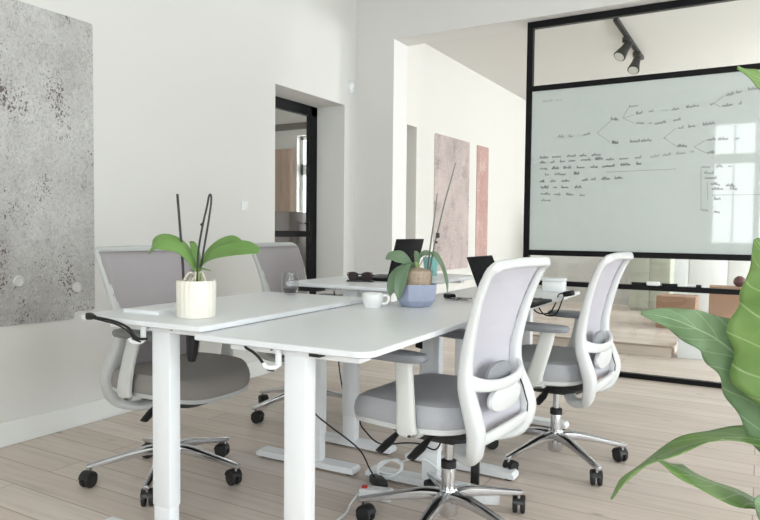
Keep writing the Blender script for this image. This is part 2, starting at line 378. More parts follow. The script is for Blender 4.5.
# windows (frame + muntins + glass)
wn_i = 0
def window(axis, pos, u0, u1, z0, z1, depth=.05):
    global wn_i; wn_i += 1
    root = empty('window_%d' % wn_i); root['kind'] = 'structure'
    mb = MB(); t = .055
    def bx(a0, a1, b0, b1):
        if axis == 'y': mb.b2((a0, pos, b0), (a1, pos + depth, b1), .004, 1)
        else: mb.b2((pos, a0, b0), (pos + depth, a1, b1), .004, 1)
    bx(u0, u0 + t, z0, z1); bx(u1 - t, u1, z0, z1); bx(u0, u1, z0, z0 + t); bx(u0, u1, z1 - t, z1)
    um = (u0 + u1) / 2; bx(um - .045, um + .045, z0, z1); zt = z0 + (z1 - z0) * .70; bx(u0, u1, zt - .08, zt + .08)
    for q in (.27,): bx((u0 + um) / 2 - .012, (u0 + um) / 2 + .012, z0, z1); bx((u1 + um) / 2 - .012, (u1 + um) / 2 + .012, z0, z1)
    mb.build('window_frame', M['skirt'], root, 0)
    g = MB()
    if axis == 'y': g.b2((u0, pos + .02, z0), (u1, pos + .026, z1))
    else: g.b2((pos + .02, u0, z0), (pos + .026, u1, z1))
    g.build('pane', M['glass'], root, 0)
for a in ((-.8, .6), (1.05, 2.45)): window('y', YB - .16, *a, .85, 2.95)
for a in ((-.4, 1.0), (2.2, 3.6)): window('x', XR + .1, *a, .12, 2.55)  # unseen; sills dropped near the floor to throw more light low
for a in ((5.7, 7.5), (8.2, 9.6)): window('x', XR + .1, *a, .85, 2.65)
# baseboards
struct('baseboard_left', MB().b2((XL, YB, 0), (XL + .018, 3.807, .115), .004, 1), M['skirt'])
struct('baseboard_far', MB().b2((XL, YF - .018, 0), (-2.715, YF, .115), .004, 1), M['skirt'])
struct('baseboard_next_left', MB().b2((XN, 5.49, 0), (XN + .018, YN, .115), .004, 1), M['skirt'])
# room behind the glass door
br = MB(); br.b2((-7.1, 1.5, 0), (-7.0, 3.4, 2.9)); br.b2((-7.1, 5.0, 0), (-7.0, 8.0, 2.9)); br.b2((-7.1, 3.4, 0), (-7.0, 5.0, .9)); br.b2((-7.1, 3.4, 2.5), (-7.0, 5.0, 2.9)); br.b2((-7.1, 1.4, 0), (XL - .36, 1.5, 2.9))
br.b2((-3.45, YF2, 0), (-3.12, 8.0, 2.9))
struct('wall_side_room', br, M['wall2'])
BY = 7.6
bf = MB(); bf.b2((-7.1, BY, 0), (-5.77, BY + .2, 2.9)); bf.b2((-4.97, BY, 0), (-3.1, BY + .2, 2.9)); bf.b2((-5.77, BY, 0), (-4.97, BY + .2, .80)); bf.b2((-5.77, BY, 2.38), (-4.97, BY + .2, 2.9))
struct('wall_side_room_far', bf, M['wall2'])
struct('ceiling_side_room', MB().b2((-7.1, 1.4, 2.9), (XL - .25, 8.0, 3.0)), M['ceil'])
struct('trim_1', MB().b2((-7.0, BY - .08, 2.47), (-3.45, BY, 2.55)), M['beam'])
window('y', BY + .08, -5.77, -4.97, .80, 2.38); window('x', -7.08, 3.4, 5.0, .9, 2.5)  # the west window is added, to brighten the room behind the door
# steel and glass door in the niche
dr = empty('door_1'); dr['kind'] = 'structure'
xd = -3.42
d = MB(); d.b2((xd, 3.807, 2.015), (xd + .05, 4.727, 2.10), .004, 1); d.b2((xd, 4.64, 0), (xd + .05, 4.727, 2.10), .004, 1); d.b2((xd, 3.807, 0), (xd + .05, 3.88, 2.10), .004, 1)
d.build('door_frame', M['black'], dr, 0)
d = MB()
for z0, z1 in ((0, .10), (.985, 1.035), (.50, .53)): d.b2((xd + .005, 3.87, z0), (xd + .045, 4.65, z1), .003, 1)
d.b2((xd + .005, 4.625, 0), (xd + .045, 4.645, 2.02), .003, 1); d.b2((xd + .005, 3.875, 0), (xd + .045, 3.93, 2.02), .003, 1)
d.build('door_leaf', M['black'], dr, 0)
MB().b2((xd + .02, 3.88, 0), (xd + .028, 4.64, 2.02)).build('pane', M['glass'], dr, 0)
MB().cyl((xd + .09, 4.58, .93), (xd + .09, 4.58, 1.12), .012).cyl((xd + .03, 4.58, 1.10), (xd + .09, 4.58, 1.10), .008).build('door_handle', M['black'], dr)

# side-room things seen through the door
def wavy(x0, x1, y, z0, z1, amp, n, name, material, label, cat):
    v = []; f = []
    K = 60
    for i in range(K + 1):
        x = x0 + (x1 - x0) * i / K; yy = y + amp * math.sin(i / K * n * 2 * PI)
        v += [(x, yy, z0), (x, yy, z1), (x, yy + .012, z0), (x, yy + .012, z1)]
    for i in range(K):
        a = i * 4; b = a + 4
        f += [(a, b, b + 1, a + 1), (a + 2, a + 3, b + 3, b + 2), (a + 1, b + 1, b + 3, a + 3), (a, a + 2, b + 2, b)]
    return tag(MB().add(v, f).build(name, material), label, cat)
wavy(-6.75, -5.80, BY - .06, 0.0, 2.2, .025, 7, 'curtain', M['brownc'], 'brownish curtain beside the window seen through the glass door', 'curtain')
sb = empty('sideboard', (-5.33, 6.95, 0), 0, 'dark brown cabinet seen low behind the glass door', 'cabinet')
MB().b2((-.55, -.22, .10), (.12, .22, 1.28), .01).build('body', M['brownw'], sb)
MB().b2((-.545, -.235, .12), (-.225, -.22, 1.26), .004).build('cabinet_door', M['brownw'], sb)
MB().b2((-.205, -.235, .12), (.115, -.22, 1.26), .004).build('cabinet_door', M['brownw'], sb)
for x in (-.5, .07):
    for y in (-.17, .17): MB().cyl((x, y, 0), (x, y, .11), .018).build('leg', M['beam'], sb)

# ------------------------------------------------------------------ exposed patches, fixtures on walls
def patch(name, x, poly, material, label, th=.006):
    # rounded-corner polygon prism on a wall facing +X
    pts = []
    n = len(poly)
    for i in range(n):
        p = Vector(poly[i]); a = Vector(poly[i - 1]); b = Vector(poly[(i + 1) % n]); r = .018
        da = (a - p).normalized(); db = (b - p).normalized()
        for k in range(5):
            t = k / 4; q0 = p + da * r; q1 = p + db * r
            pts.append(((1 - t) ** 2) * q0 + 2 * t * (1 - t) * p + t * t * q1)
    mb = MB().prism([(q[0], q[1]) for q in pts], x + .0004, x + th, 0)
    return tag(mb.build(name, material, None, 0), label, 'wall panel')
patch('concrete_panel', XL, [(.55, .585), (2.17, .568), (2.17, .605), (2.292, .602), (2.292, 2.112), (.55, 2.112)], M['patch'], 'large grey speckled bare concrete panel on the left wall')
patch('concrete_panel', XN, [(5.869, .65), (6.745, .65), (6.745, 2.012), (5.869, 2.0)], M['patch2'], 'wide pinkish grey bare plaster panel in the next room')
patch('concrete_panel', XN, [(6.966, .68), (7.323, .68), (7.323, 2.018), (6.966, 2.012)], M['patch3'], 'narrow reddish bare plaster strip beside the wider pink panel')
def socket(y, z, label, sq=False):
    r = empty('wall_socket', (XL + (.006 if not sq else 0), y, z), 0, label, 'socket' if not sq else 'switch')
    if sq:
        MB().box((.005, 0, 0), (.010, .062, .062), .004).build('plate', M['whitep'], r)
        MB().box((.012, 0, 0), (.006, .042, .042), .002).build('rocker', M['whitep'], r); r.name = 'light_switch'
    else:
        rot = Matrix.Rotation(PI / 2, 4, 'Y')
        MB().lathe([(.027, 0), (.027, .006), (.024, .009), (.020, .009), (.019, .004)], 28).build('plate', M['sock'], r, xf=rot)
        MB().lathe([(.018, 0), (.018, .006)], 24)  .build('insert', M['sock'], r, xf=rot)
socket(1.875, .782, 'round white socket low on the concrete panel, nearer the photo edge')
socket(2.185, .732, 'round white socket low on the concrete panel, nearer the grey chair')
socket(3.475, 1.203, 'small white square light switch on the white wall', True)
sd = empty('motion_sensor', (XL, 4.807, 2.263), 0, 'white oval motion sensor high beside the door niche', 'sensor')
rot = Matrix.Rotation(PI / 2, 4, 'Y') @ Matrix.Diagonal((1.25, .85, 1, 1))
MB().lathe([(.042, 0), (.042, .012), (.036, .026), (.024, .034), (.001, .036)], 28).build('housing', M['whitep'], sd, xf=rot)
MB().lathe([(.012, .03), (.010, .040), (.001, .042)], 20).build('lens', M['paper'], sd, xf=rot)

# ------------------------------------------------------------------ steel and glass partition with writing board
PY = 5.02
gp = empty('glass_partition', (0, PY, 0), 0, 'black steel framed glass partition with a large glass writing board', 'partition')
XP0 = -1.605; XP1 = 2.2
def bar(name, x0, x1, z0, z1, t=.025): return MB().b2((x0, -t, z0), (x1, t, z1), .002, 1).build(name, M['black'], gp, 0)
bar('post', XP0, XP0 + .045, 0, ZS - .05); bar('post', XP1 - .045, XP1, 0, ZS - .05); 
bar('top_rail', XP0, XP1, ZS - .05, ZS - .001)
bar('board_rail', XP0 + .045, XP1 - .045, 2.118, 2.158); bar('board_rail', XP0 + .045, XP1 - .045, .868, .909)
bar('ledge_rail', XP0 + .045, XP1 - .045, .640, .675, .03); bar('floor_rail', XP0 + .045, XP1 - .045, 0, .034)
bd = MB().b2((XP0 + .045, -.012, .909), (XP1 - .045, .004, 2.118)).build('writing_board', M['board'], gp, 0)
bd['label'] = 'pale green glass board with handwriting'
for z0, z1 in ((2.158, ZS - .05), (.675, .868), (.034, .640)):
    MB().b2((XP0 + .045, -.004, z0), (XP1 - .045, .004, z1)).build('glass_pane', M['glass'], gp, 0)
# handwriting: illegible cursive strokes, one child mesh
hw = MB(); rnd = random.Random(3)
def stroke(pts, r=.0019):
    hw.tube([(x, -.0128, z) for x, z in pts], [(r, .0006)] * len(pts), 4, ref=Vector((0, 0, 1)))
def pen(pts, wd=.0020):
    # flat ribbon on the board, lying on its face
    wd *= .80
    for (x0, z0), (x1, z1) in zip(pts[:-1], pts[1:]):
        dx, dz = x1 - x0, z1 - z0; L_ = math.hypot(dx, dz) or 1e-6; nx, nz = -dz / L_ * wd, dx / L_ * wd
        a, b = -.0122, -.0132
        hw.add([(x0 + nx, b, z0 + nz), (x1 + nx, b, z1 + nz), (x1 - nx, b, z1 - nz), (x0 - nx, b, z0 - nz), (x0 + nx, a, z0 + nz), (x1 + nx, a, z1 + nz), (x1 - nx, a, z1 - nz), (x0 - nx, a, z0 - nz)],
               [(0, 1, 2, 3), (0, 4, 5, 1), (3, 2, 6, 7), (0, 3, 7, 4), (1, 5, 6, 2)])
def word(x, z, w_, h=.016, sl=0.0, wd=.0020):
    n = max(2, int(w_ / .0085)); pts = [(x, z)]
    for i in range(n):
        t = (i + .5) / n; hh = h * rnd.choice((.55, .65, .7, 1.25)); 
        pts.append((x + w_ * (t - .15 / n), z + hh + sl * w_ * t)); pts.append((x + w_ * (t + .25 / n), z + rnd.uniform(-.003, .002) + sl * w_ * t))
    pen(pts, wd)
def line(x, z, x1, sl=0.0, h=.016, skip=.0, wd=.0021):
    while x < x1 - .02:
        w_ = rnd.uniform(.03, .085); w_ = min(w_, x1 - x)
        if rnd.random() >= skip: word(x, z, w_, h, sl, wd)
        z += sl * (w_ + .03); x += w_ + rnd.uniform(.022, .045)
def dash(x, z, x1, z1): pen([(x, z), (x1, z1)], .0017)
for a in [(-1.178, 1.758, -1.165, 1.76), (-1.071, 1.773, -0.968, 1.86), (-1.071, 1.773, -0.978, 1.702), (-0.892, 1.868, -0.86, 1.937), (-0.892, 1.868, -0.818, 1.884),
          (-0.892, 1.868, -0.817, 1.827), (-0.634, 1.904, -0.595, 1.901), (-0.616, 1.709, -0.541, 1.773), (-0.616, 1.709, -0.537, 1.649), (-0.424, 1.636, -0.352, 1.68),
          (-0.424, 1.636, -0.349, 1.592), (-0.31, 1.924, -0.252, 1.966), (-0.31, 1.924, -0.273, 1.895), (-1.0, 1.485, -0.53, 1.492), (-0.377, 1.485, -0.368, 1.2),
          (-0.337, 1.396, -0.328, 1.274), (-0.304, 1.307, -0.02, 1.305), (-0.622, 1.71, -0.60, 1.705)]: dash(*a)
for x0, z0, x1, z1, wd in [(-1.356, 1.758, -1.244, 1.755, .0023), (-1.165, 1.762, -1.121, 1.766, .0024), (-0.975, 1.862, -0.912, 1.849, .0030), (-0.853, 1.938, -0.779, 1.944, .0018),
          (-0.805, 1.885, -0.647, 1.905, .0024), (-0.57, 1.895, -0.365, 1.915, .0022), (-0.334, 1.910, -0.31, 1.915, .0022), (-0.803, 1.820, -0.697, 1.812, .0020),
          (-0.677, 1.805, -0.455, 1.835, .0024), (-0.964, 1.690, -0.867, 1.682, .0032), (-0.84, 1.690, -0.773, 1.692, .0024), (-0.766, 1.692, -0.667, 1.693, .0024),
          (-0.528, 1.764, -0.27, 1.788, .0020), (-0.531, 1.642, -0.436, 1.637, .0026), (-0.345, 1.673, -0.291, 1.676, .0022), (-0.279, 1.675, -0.149, 1.674, .0018),
          (-0.343, 1.588, -0.252, 1.583, .0022), (-0.24, 1.962, -0.193, 1.970, .0022), (-0.181, 1.976, -0.124, 1.983, .0018), (-0.112, 1.989, 0.06, 1.999, .0018),
          (-0.261, 1.894, -0.144, 1.903, .0022), (-1.49, 1.607, -1.018, 1.609, .0026), (-1.49, 1.568, -1.017, 1.578, .0026), (-1.003, 1.570, -0.704, 1.578, .0024),
          (-1.488, 1.523, -1.001, 1.520, .0028), (-1.001, 1.523, -0.729, 1.534, .0034), (-1.449, 1.476, -1.25, 1.476, .0020), (-1.23, 1.476, -1.19, 1.476, .0034),
          (-1.486, 1.424, -1.222, 1.426, .0032), (-1.171, 1.427, -0.875, 1.436, .0028), (-1.477, 1.380, -1.14, 1.374, .0030), (-1.476, 1.332, -1.11, 1.312, .0020),
          (-1.475, 1.281, -1.353, 1.281, .0016), (-0.70, 1.575, -0.42, 1.60, .0014), (-1.48, 2.03, -1.30, 2.035, .0007), (-0.375, 1.492, -0.19, 1.491, .0016), (-0.357, 1.452, -0.284, 1.448, .0018), (-0.35, 1.417, -0.265, 1.414, .0020),
          (-0.313, 1.376, -0.122, 1.352, .0020), (-0.306, 1.342, -0.139, 1.337, .0018), (-0.29, 1.274, -0.25, 1.272, .0018), (-0.362, 1.203, -0.252, 1.183, .0022)]:
    line(x0, z0, x1, (z1 - z0) / (x1 - x0), .017, 0, wd)
hw.build('handwriting', M['ink'], bd, 0)
# things lying on the ledge rail
e = tag(MB().box((-.66, PY - .005, .675 + .014), (.085, .045, .028), .006).build('board_eraser', M['whitep']), 'small white board eraser on the black ledge', 'eraser')
for i, (x, c, lab) in enumerate([(-.56, 'blackp', 'black marker pen on the ledge right beside the white eraser'), (-.76, 'blackp', 'black marker pen on the ledge at the left of the white eraser'), (-.41, 'paper', 'white marker pen on the black ledge farthest right')]):
    r = empty('marker_pen', (x, PY, .675 + .0095), 0, lab, 'marker', 'markers on the board ledge')
    MB().cyl((-.045, 0, 0), (.025, 0, 0), .0092).build('barrel', M[c], r); MB().cyl((.025, 0, 0), (.058, 0, 0), .0095).build('cap', M['blackp'], r)

# ------------------------------------------------------------------ ceiling spots in the next room
ts = empty('track_light', (-1.09, 6.3, ZN), 0, 'black ceiling track bar with two adjustable spot heads', 'ceiling light')
MB().b2((-.018, -.62, -.035), (.018, .75, 0), .003).build('track', M['black'], ts)
for (y, ax) in ((-.12, -.35), (.42, -.1)):
    h = MB().cyl((0, y, -.035), (0, y, -.075), .035, 20).cyl((0, y, -.07), (0, y, -.12), .012)
    d_ = Vector((ax, -.55, -.75)).normalized(); c = Vector((0, y, -.12))
    h.tube([c - d_ * .05, c - d_ * .045, c + d_ * .03, c + d_ * .12, c + d_ * .125], [.012, .034, .038, .055, .05], 20)
    h_ = h.build('spot_head', M['black'], ts)
    MB().cyl(c + d_ * .118, c + d_ * .128, .044, 20).build('lens', M['lamp'], h_)

# ------------------------------------------------------------------ next-room things seen under the board
pod = empty('podium', (-1.9, 5.99, 0), 0, 'low pale wooden platform on the floor behind the glass', 'platform')
MB().b2((-.5, 0, .082), (1.28, 3.15, .10), .003).build('deck', M['floor'], pod, 0)
MB().b2((-.48, .012, 0), (1.265, 3.13, .082)).build('side_board', M['floor'], pod, 0)
gc = empty('cupboard', (-1.16, 8.7, .10), 0, 'tall sage green cupboard on the wooden platform', 'cabinet')
MB().b2((-.23, -.2, .03), (.23, .2, 1.25), .006).build('body', M['green'], gc)
MB().b2((-.225, -.215, .05), (-.003, -.2, 1.24), .003).build('cabinet_door', M['green'], gc); MB().b2((.003, -.215, .05), (.225, -.2, 1.24), .003).build('cabinet_door', M['green'], gc)
MB().b2((-.22, -.18, 0), (.22, .18, .035)).build('plinth', M['green'], gc, 0)
def carton(loc, d, rz, material, label, grp=None):
    r = empty('cardboard_box', loc, rz, label, 'box', grp)
    MB().b2((-d[0] / 2, -d[1] / 2, 0), (d[0] / 2, d[1] / 2, d[2]), .004, 1).build('carton', material, r, 0)
    t = MB().b2((-d[0] / 2, -.02, d[2]), (d[0] / 2, .02, d[2] + .001)); t.build('tape', M['card2'], r, 0)
    return r
carton((-.725, 7.3, .10), (.36, .34, .32), 0, M['card'], 'plain brown cardboard box on the platform beside the green cupboard')
carton((-.30, 7.8, 0), (.34, .30, .50), R(4), M['card'], 'brown cardboard box on the floor right of the platform, carrying a maroon ball')
tag(MB().lathe([(.001, 0), (.03, .004), (.055, .03), (.06, .055), (.048, .09), (.02, .112), (.001, .115)], 24).build('ball', M['maroon']), 'dark maroon ball lying on the cardboard box', 'ball').location = (-.19, 7.78, .501)
carton((-.49, 6.15, 0), (.20, .22, .17), 0, M['paper'], 'small white box on the floor at the end of the platform')
cb = empty('bright_area_cabinet', (-.62, 9.45, 0), 0, 'long white cabinet added to fill a bright area at the far wall', 'cabinet')  # white cabinet added to fill a bright area taken as likely window light
MB().b2((-.62, -.24, .02), (.7, .24, .95), .006).build('body', M['paper'], cb)
for i in range(3): MB().b2((-.61 + i * .44, -.255, .04), (-.61 + i * .44 + .43, -.24, .94), .003).build('cabinet_door', M['paper'], cb)
MB().b2((-.6, -.2, 0), (.68, .2, .03)).build('plinth', M['paper'], cb, 0)

# ------------------------------------------------------------------ desks
def desk(x0, x1, y0, y1, zt, label, ly=(None, None), cx=None, rl=.04, rrt=.04):
    r = empty('standing_desk', ((x0 + x1) / 2, y0, 0), 0, label, 'desk', 'white standing desks')
    X = (x1 - x0) / 2; D = y1 - y0; th = .018; cx = (cx if cx is not None else (x0 + x1) / 2) - (x0 + x1) / 2
    # top : rounded corners, bevelled edge
    poly = []
    for (px, py, a0, rr) in ((X - rrt, rrt, -90, rrt), (X - rrt, D - rrt, 0, rrt), (-X + rl, D - rl, 90, rl), (-X + rl, rl, 180, rl)):
        for k in range(6): a = R(a0 + 90 * k / 5); poly.append((px + rr * math.cos(a), py + rr * math.sin(a)))
    n = len(poly); mb = MB(); cxm, cym = 0, D / 2
    layers = [(.004, zt - th), (0, zt - th + .003), (0, zt - .0025), (.0025, zt)]
    vs = []
    for ins, z in layers:
        for (px, py) in poly:
            vs.append((px - math.copysign(ins, px), py - math.copysign(ins, py - cym), z))
    fs = [tuple(reversed(range(n))), tuple(3 * n + i for i in range(n))]
    for L_ in range(3):
        for i in range(n): j = (i + 1) % n; fs.append((L_ * n + i, L_ * n + j, (L_ + 1) * n + j, (L_ + 1) * n + i))
    mb.add(vs, fs).build('tabletop', M['deskw'], r, 30)
    zu = zt - th
    for s, yy in ((0, ly[0]), (1, ly[1])):
        yy = yy - y0
        leg = MB().box((cx, yy, (zu - .004 + .150) / 2), (.076, .050, zu - .004 - .150), .006)
        lo = leg.build('leg', M['deskedge'], r, 40)
        MB().box((cx, yy, .10), (.070, .044, .14), .005).build('inner_column', M['deskedge'], lo, 40)
        ft = MB().prism([(-.255, .010), (.255, .010), (.255, .026), (.245, .036), (-.245, .036), (-.255, .026)], yy - .034, yy + .034, 1)
        fo = ft.build('foot', M['deskedge'], r, 30)
        for sx in (-.225, .225): MB().cyl((sx, yy, 0), (sx, yy, .012), .022, 18).build('glide', M['rubber'], fo)
        br_ = MB().b2((-X + .10, yy - .03, zu - .022), (X - .05, yy + .03, zu), .002, 1)
        bo = br_.build('bracket', M['deskedge'], r, 0)
        for sx in (cx - .075, cx - .045, cx + .055): MB().cyl((sx, yy - .033, zu - .010), (sx, yy - .029, zu - .010), .004, 10).build('screw', M['metal'], bo)
    MB().b2((cx - .055, ly[0] - y0 + .03, zu - .030), (cx - .020, ly[1] - y0 - .03, zu), .002, 1).build('crossbar', M['deskedge'], r, 0)
    MB().b2((cx + .020, ly[0] - y0 + .03, zu - .030), (cx + .055, ly[1] - y0 - .03, zu), .002, 1).build('crossbar', M['deskedge'], r, 0)
    return r
ZL, ZF, ZL2, ZF2 = .755, .735, .79, .73
dL = desk(-1.958, -1.412, 1.392, 2.405, ZL, 'white standing desk at the left carrying the ribbed cream orchid pot', (1.475, 2.35), -1.635, .045, .008); dL.rotation_euler.z = R(2.2)
dF = desk(-1.424, -.842, 1.395, 2.505, ZF, 'white standing desk in the middle front carrying the cup and blue orchid pot', (1.47, 2.40), -1.10, .008, .045); dF.rotation_euler.z = R(2.0)
dL2 = desk(-2.005, -1.425, 2.53, 3.62, ZL2, 'slightly higher white standing desk at the back carrying the open laptop and sunglasses', (2.67, 3.50), -1.695)
dF2 = desk(-1.405, -.835, 2.52, 3.62, ZF2, 'white standing desk at the back right carrying keys and the tilted black laptop', (2.66, 3.50), -1.105)
# white hook on front edges of L and F
def hook(x, y, zu, parent, lx, ly_):
    h = MB().tube([(x - lx, y - ly_ + .012, zu - .001), (x - lx, y - ly_ + .012, zu - .045), (x - lx - .012, y - ly_ - .004, zu - .052), (x - lx - .026, y - ly_ - .012, zu - .048), (x - lx - .030, y - ly_ - .014, zu - .038)], .006, 10, smooth=4)
    h.box((x - lx, y - ly_ + .012, zu - .025), (.014, .012, .048), .002).build('hook', M['deskedge'], parent)
hook(-1.668, 1.40, ZL - .018, dL, (-1.958 - 1.412) / 2, 1.392)
hook(-1.135, 1.405, ZF - .018, dF, (-1.424 - .842) / 2, 1.395)
MB().b2((-.225, .03, .748), (-.115, .12, ZL2 - .0181), .003, 1).build('control_box', M['blackp'], dL2, 0)
# black cable tray under F2
t = MB(); cxF2 = (-1.405 - .835) / 2
t.b2((-1.27 - cxF2, .14, .625), (-1.02 - cxF2, .72, .633)).b2((-1.27 - cxF2, .14, .633), (-1.262 - cxF2, .72, .665)).b2((-1.028 - cxF2, .14, .633), (-1.02 - cxF2, .72, .665))
for yy in (.2, .65): t.b2((-1.27 - cxF2, yy, .633), (-1.262 - cxF2, yy + .02, ZF2 - .0185)).b2((-1.028 - cxF2, yy, .633), (-1.02 - cxF2, yy + .02, ZF2 - .0185))
t.build('cable_tray', M['black'], dF2, 0)

# ------------------------------------------------------------------ office chairs   (local: faces +Y, origin on the floor)
def superplan(w_, d_, n, N_=48, front=0):
    out = []
    for i in range(N_):
        a = 2 * PI * i / N_; c_, s_ = math.cos(a), math.sin(a)
        out.append((w_ * math.copysign(abs(c_) ** (2 / n), c_), d_ * math.copysign(abs(s_) ** (2 / n), s_)))
    return out
def loft(plan_layers, cap_bottom=True, cap_top=True):
    mb = MB(); n = len(plan_layers[0]); vs = []
    for L_ in plan_layers: vs += L_
    fs = []
    for k in range(len(plan_layers) - 1):
        for i in range(n): j = (i + 1) % n; fs.append((k * n + i, k * n + j, (k + 1) * n + j, (k + 1) * n + i))
    if cap_bottom: fs.append(tuple(reversed(range(n))))
    if cap_top: fs.append(tuple((len(plan_layers) - 1) * n + i for i in range(n)))
    return mb.add(vs, fs)
PROF = [(.330, -.205, .13, ), (.348, -.262, .175), (.385, -.280, .204), (.44, -.287, .215), (.50, -.270, .212), (.57, -.245, .202), (.65, -.242, .200), (.75, -.262, .207), (.84, -.288, .219), (.915, -.318, .226)]
def prof(z):
    P = PROF
    if z <= P[0][0]: return P[0][1], P[0][2]
    for a, b in zip(P[:-1], P[1:]):
        if z <= b[0]:
            t = (z - a[0]) / (b[0] - a[0]); t2 = t * t * (3 - 2 * t) * .35 + t * .65
            return a[1] * (1 - t2) + b[1] * t2, a[2] * (1 - t2) + b[2] * t2
    return P[-1][1], P[-1][2]
def chair(loc, heading, label, pale, base_rot=0, arm_off=.08, arm_dz=0, levers=True, back_off=0.0, arm_in=0.0, arm_lean=0.0):
    fr, ar, pd, se, me_ = (M['framew'], M['armw'], M['pad'], M['seat'], M['meshw']) if pale else (M['frameg'], M['armg'], M['padg'], M['seatg'], M['meshg'])
    r = empty('office_chair', loc, heading, label, 'chair', 'mesh back office chairs')
    # star base
    hb = MB().lathe([(.030, .055), (.033, .06), (.035, .140), (.029, .150)], 28); base = hb.build('base_hub', M['chrome'], r)
    for i in range(5):
        a = base_rot + i * 2 * PI / 5; c_, s_ = math.cos(a), math.sin(a)
        lg = MB().tube([(.02 * c_, .02 * s_, .124), (.09 * c_, .09 * s_, .124), (.20 * c_, .20 * s_, .104), (.305 * c_, .305 * s_, .082), (.322 * c_, .322 * s_, .080)],
                       [(.020, .026), (.019, .022), (.013, .016), (.010, .013), (.006, .008)], 12, smooth=4, ref=Vector((0, 0, 1)), power=3.2)
        lo = lg.build('base_leg', M['chrome'], r)
        ct = empty('caster', (.305 * c_, .305 * s_, 0), a + (1.1, .4, 2.2, -.7, 1.7)[i]); ct.parent = r
        MB().cyl((0, 0, .05), (0, 0, .080), .006, 10).build('stem', M['chrome'], ct)
        for sx in (-1, 1):
            prf = [(.001, -.009), (.020, -.009), (.028, -.007), (.030, -.003), (.030, .003), (.028, .007), (.020, .009), (.001, .009)]
            MB().lathe(prf, 24, cap=False).build('wheel', M['rubber'], ct, xf=Matrix.Translation((sx * .014, .014, .030)) @ Matrix.Rotation(PI / 2, 4, 'Y'))
        MB().tube([(0, -.012, .040), (0, -.004, .056), (0, .014, .064), (0, .034, .056), (0, .044, .038)], [(.004, .0235)] * 5, 10, smooth=3, ref=Vector((0, .2, 1)), power=3).build('hood', M['blackp'], ct)
    MB().lathe([(.024, .14), (.024, .225), (.022, .230)], 24).build('gas_lift', M['chrome'], r)
    MB().lathe([(.027, .222), (.027, .246), (.020, .250)], 24).build('lift_collar', M['blackp'], r)
    MB().lathe([(.015, .24), (.015, .36)], 20).build('lift_rod', M['chrome'], r)
    # mechanism
    ml = [[(x * k, y * k2 + dy, z) for x, y in superplan(.125, .20, 3.4)] for k, k2, dy, z in ((.40, .40, 0, .322), (.75, .75, 0, .333), (1, 1, 0, .364), (1.05, 1.02, 0, .40), (1.0, 1.0, 0, .408))]
    loft(ml).build('mechanism', M['blackp'], r)
    if levers:
        for sx, yy in ((1, .10), (-1, .10), (-1, -.02)):
            MB().tube([(sx * .07, yy, .380), (sx * .15, yy + .01, .365), (sx * .20, yy + .02, .340), (sx * .245, yy + .03, .318)], [(.006, .008), (.006, .008), (.007, .020), (.005, .017)], 10, smooth=4, ref=Vector((0, 0, 1))).build('lever', M['blackp'], r)
    # seat
    def plan(k, z, dz=0):
        out = []
        for x, y in superplan(.248 * k, .238 * k, 3.2, 56):
            yy = y; dr = max(0, (yy - .08) / .16)
            out.append((x * (1 - .05 * max(0, yy) / .24), yy + .012, z - .030 * dr * dr + .010 * (x / .25) ** 2 * (1 if dz else 0)))
        return out
    loft([plan(k, z, d_) for k, z, d_ in ((.90, .408, 0), (.965, .412, 0), (.99, .424, 0), (1.0, .445, 0), (.985, .466, 0), (.94, .480, 1), (.85, .487, 1), (.6, .488, 1), (.3, .487, 1), (.05, .487, 1))]).build('seat', se, r)
    loft([plan(k, z) for k, z in ((.72, .392), (.90, .394), (.975, .402), (.985, .416), (.96, .422))]).build('seat_shell', fr, r)
    # armrests
    for s in (-1, 1):
        rf = Vector((1, 0, 0))
        a0 = MB().tube([(s * .16, .015, .398), (s * .225, .012, .396), (s * .262, .010, .405), (s * .272, .012, .44), (s * .268, .028 + arm_lean * .5, .53), (s * .262, .045 + arm_lean * .9, .60), (s * .262, .05 + arm_lean, .632 + arm_dz)],
                       [(.010, .030), (.012, .034), (.014, .036), (.014, .034), (.013, .031), (.013, .031), (.013, .032)], 14, smooth=4, ref=[Vector((0, 0, 1)), Vector((0, 0, 1)), Vector((.7 * s, 0, .9)) * s, rf, rf, rf, rf] if s > 0 else [Vector((0, 0, 1)), Vector((0, 0, 1)), Vector((-.7, 0, .9)), Vector((-1, 0, 0)), Vector((-1, 0, 0)), Vector((-1, 0, 0)), Vector((-1, 0, 0))], power=3)
        po = a0.build('arm_post', ar, r)
        pl_ = [[(s * .262 + x * k, y * k + arm_off, z + arm_dz) for x, y in superplan(.043, .128, 2.9, 40)] for k, z in ((.80, .632), (.94, .634), (1, .642), (1, .650), (.95, .658), (.80, .661), (.3, .661))]
        loft(pl_).build('armrest', pd, po)
    # back frame : one closed loop
    pts = []; rad = []; ref = []
    def add(x, y, z, ra, rb, rv): pts.append((x, y, z)); rad.append((ra, rb)); ref.append(Vector(rv))
    side = [(.330, .015, .025), (.348, .018, .028), (.385, .024, .031), (.44, .027, .031), (.50, .026, .030), (.57, .024, .027), (.65, .020, .022), (.75, .016, .018), (.84, .013, .016), (.910, .012, .015)]
    rvs = [(0, -.55, -1), (0, -.9, -.7), (0, -1, -.3), (0, -1, 0), (0, -1, .2), (0, -1, .1), (0, -1, 0), (0, -1, .2), (0, -1, .3), (0, -1, .2)]
    for (z, ra, rb), rv in zip(side, rvs):
        y, hw_ = prof(z); add(hw_, y, z, ra, rb, rv)
    top = [(.225, -.330, .932), (.216, -.345, .947), (.18, -.346, .951), (0, -.334, .953), (-.18, -.346, .951), (-.216, -.345, .947), (-.225, -.330, .932)]
    for q in top: add(*q, .012, .016, (0, -1, .3))
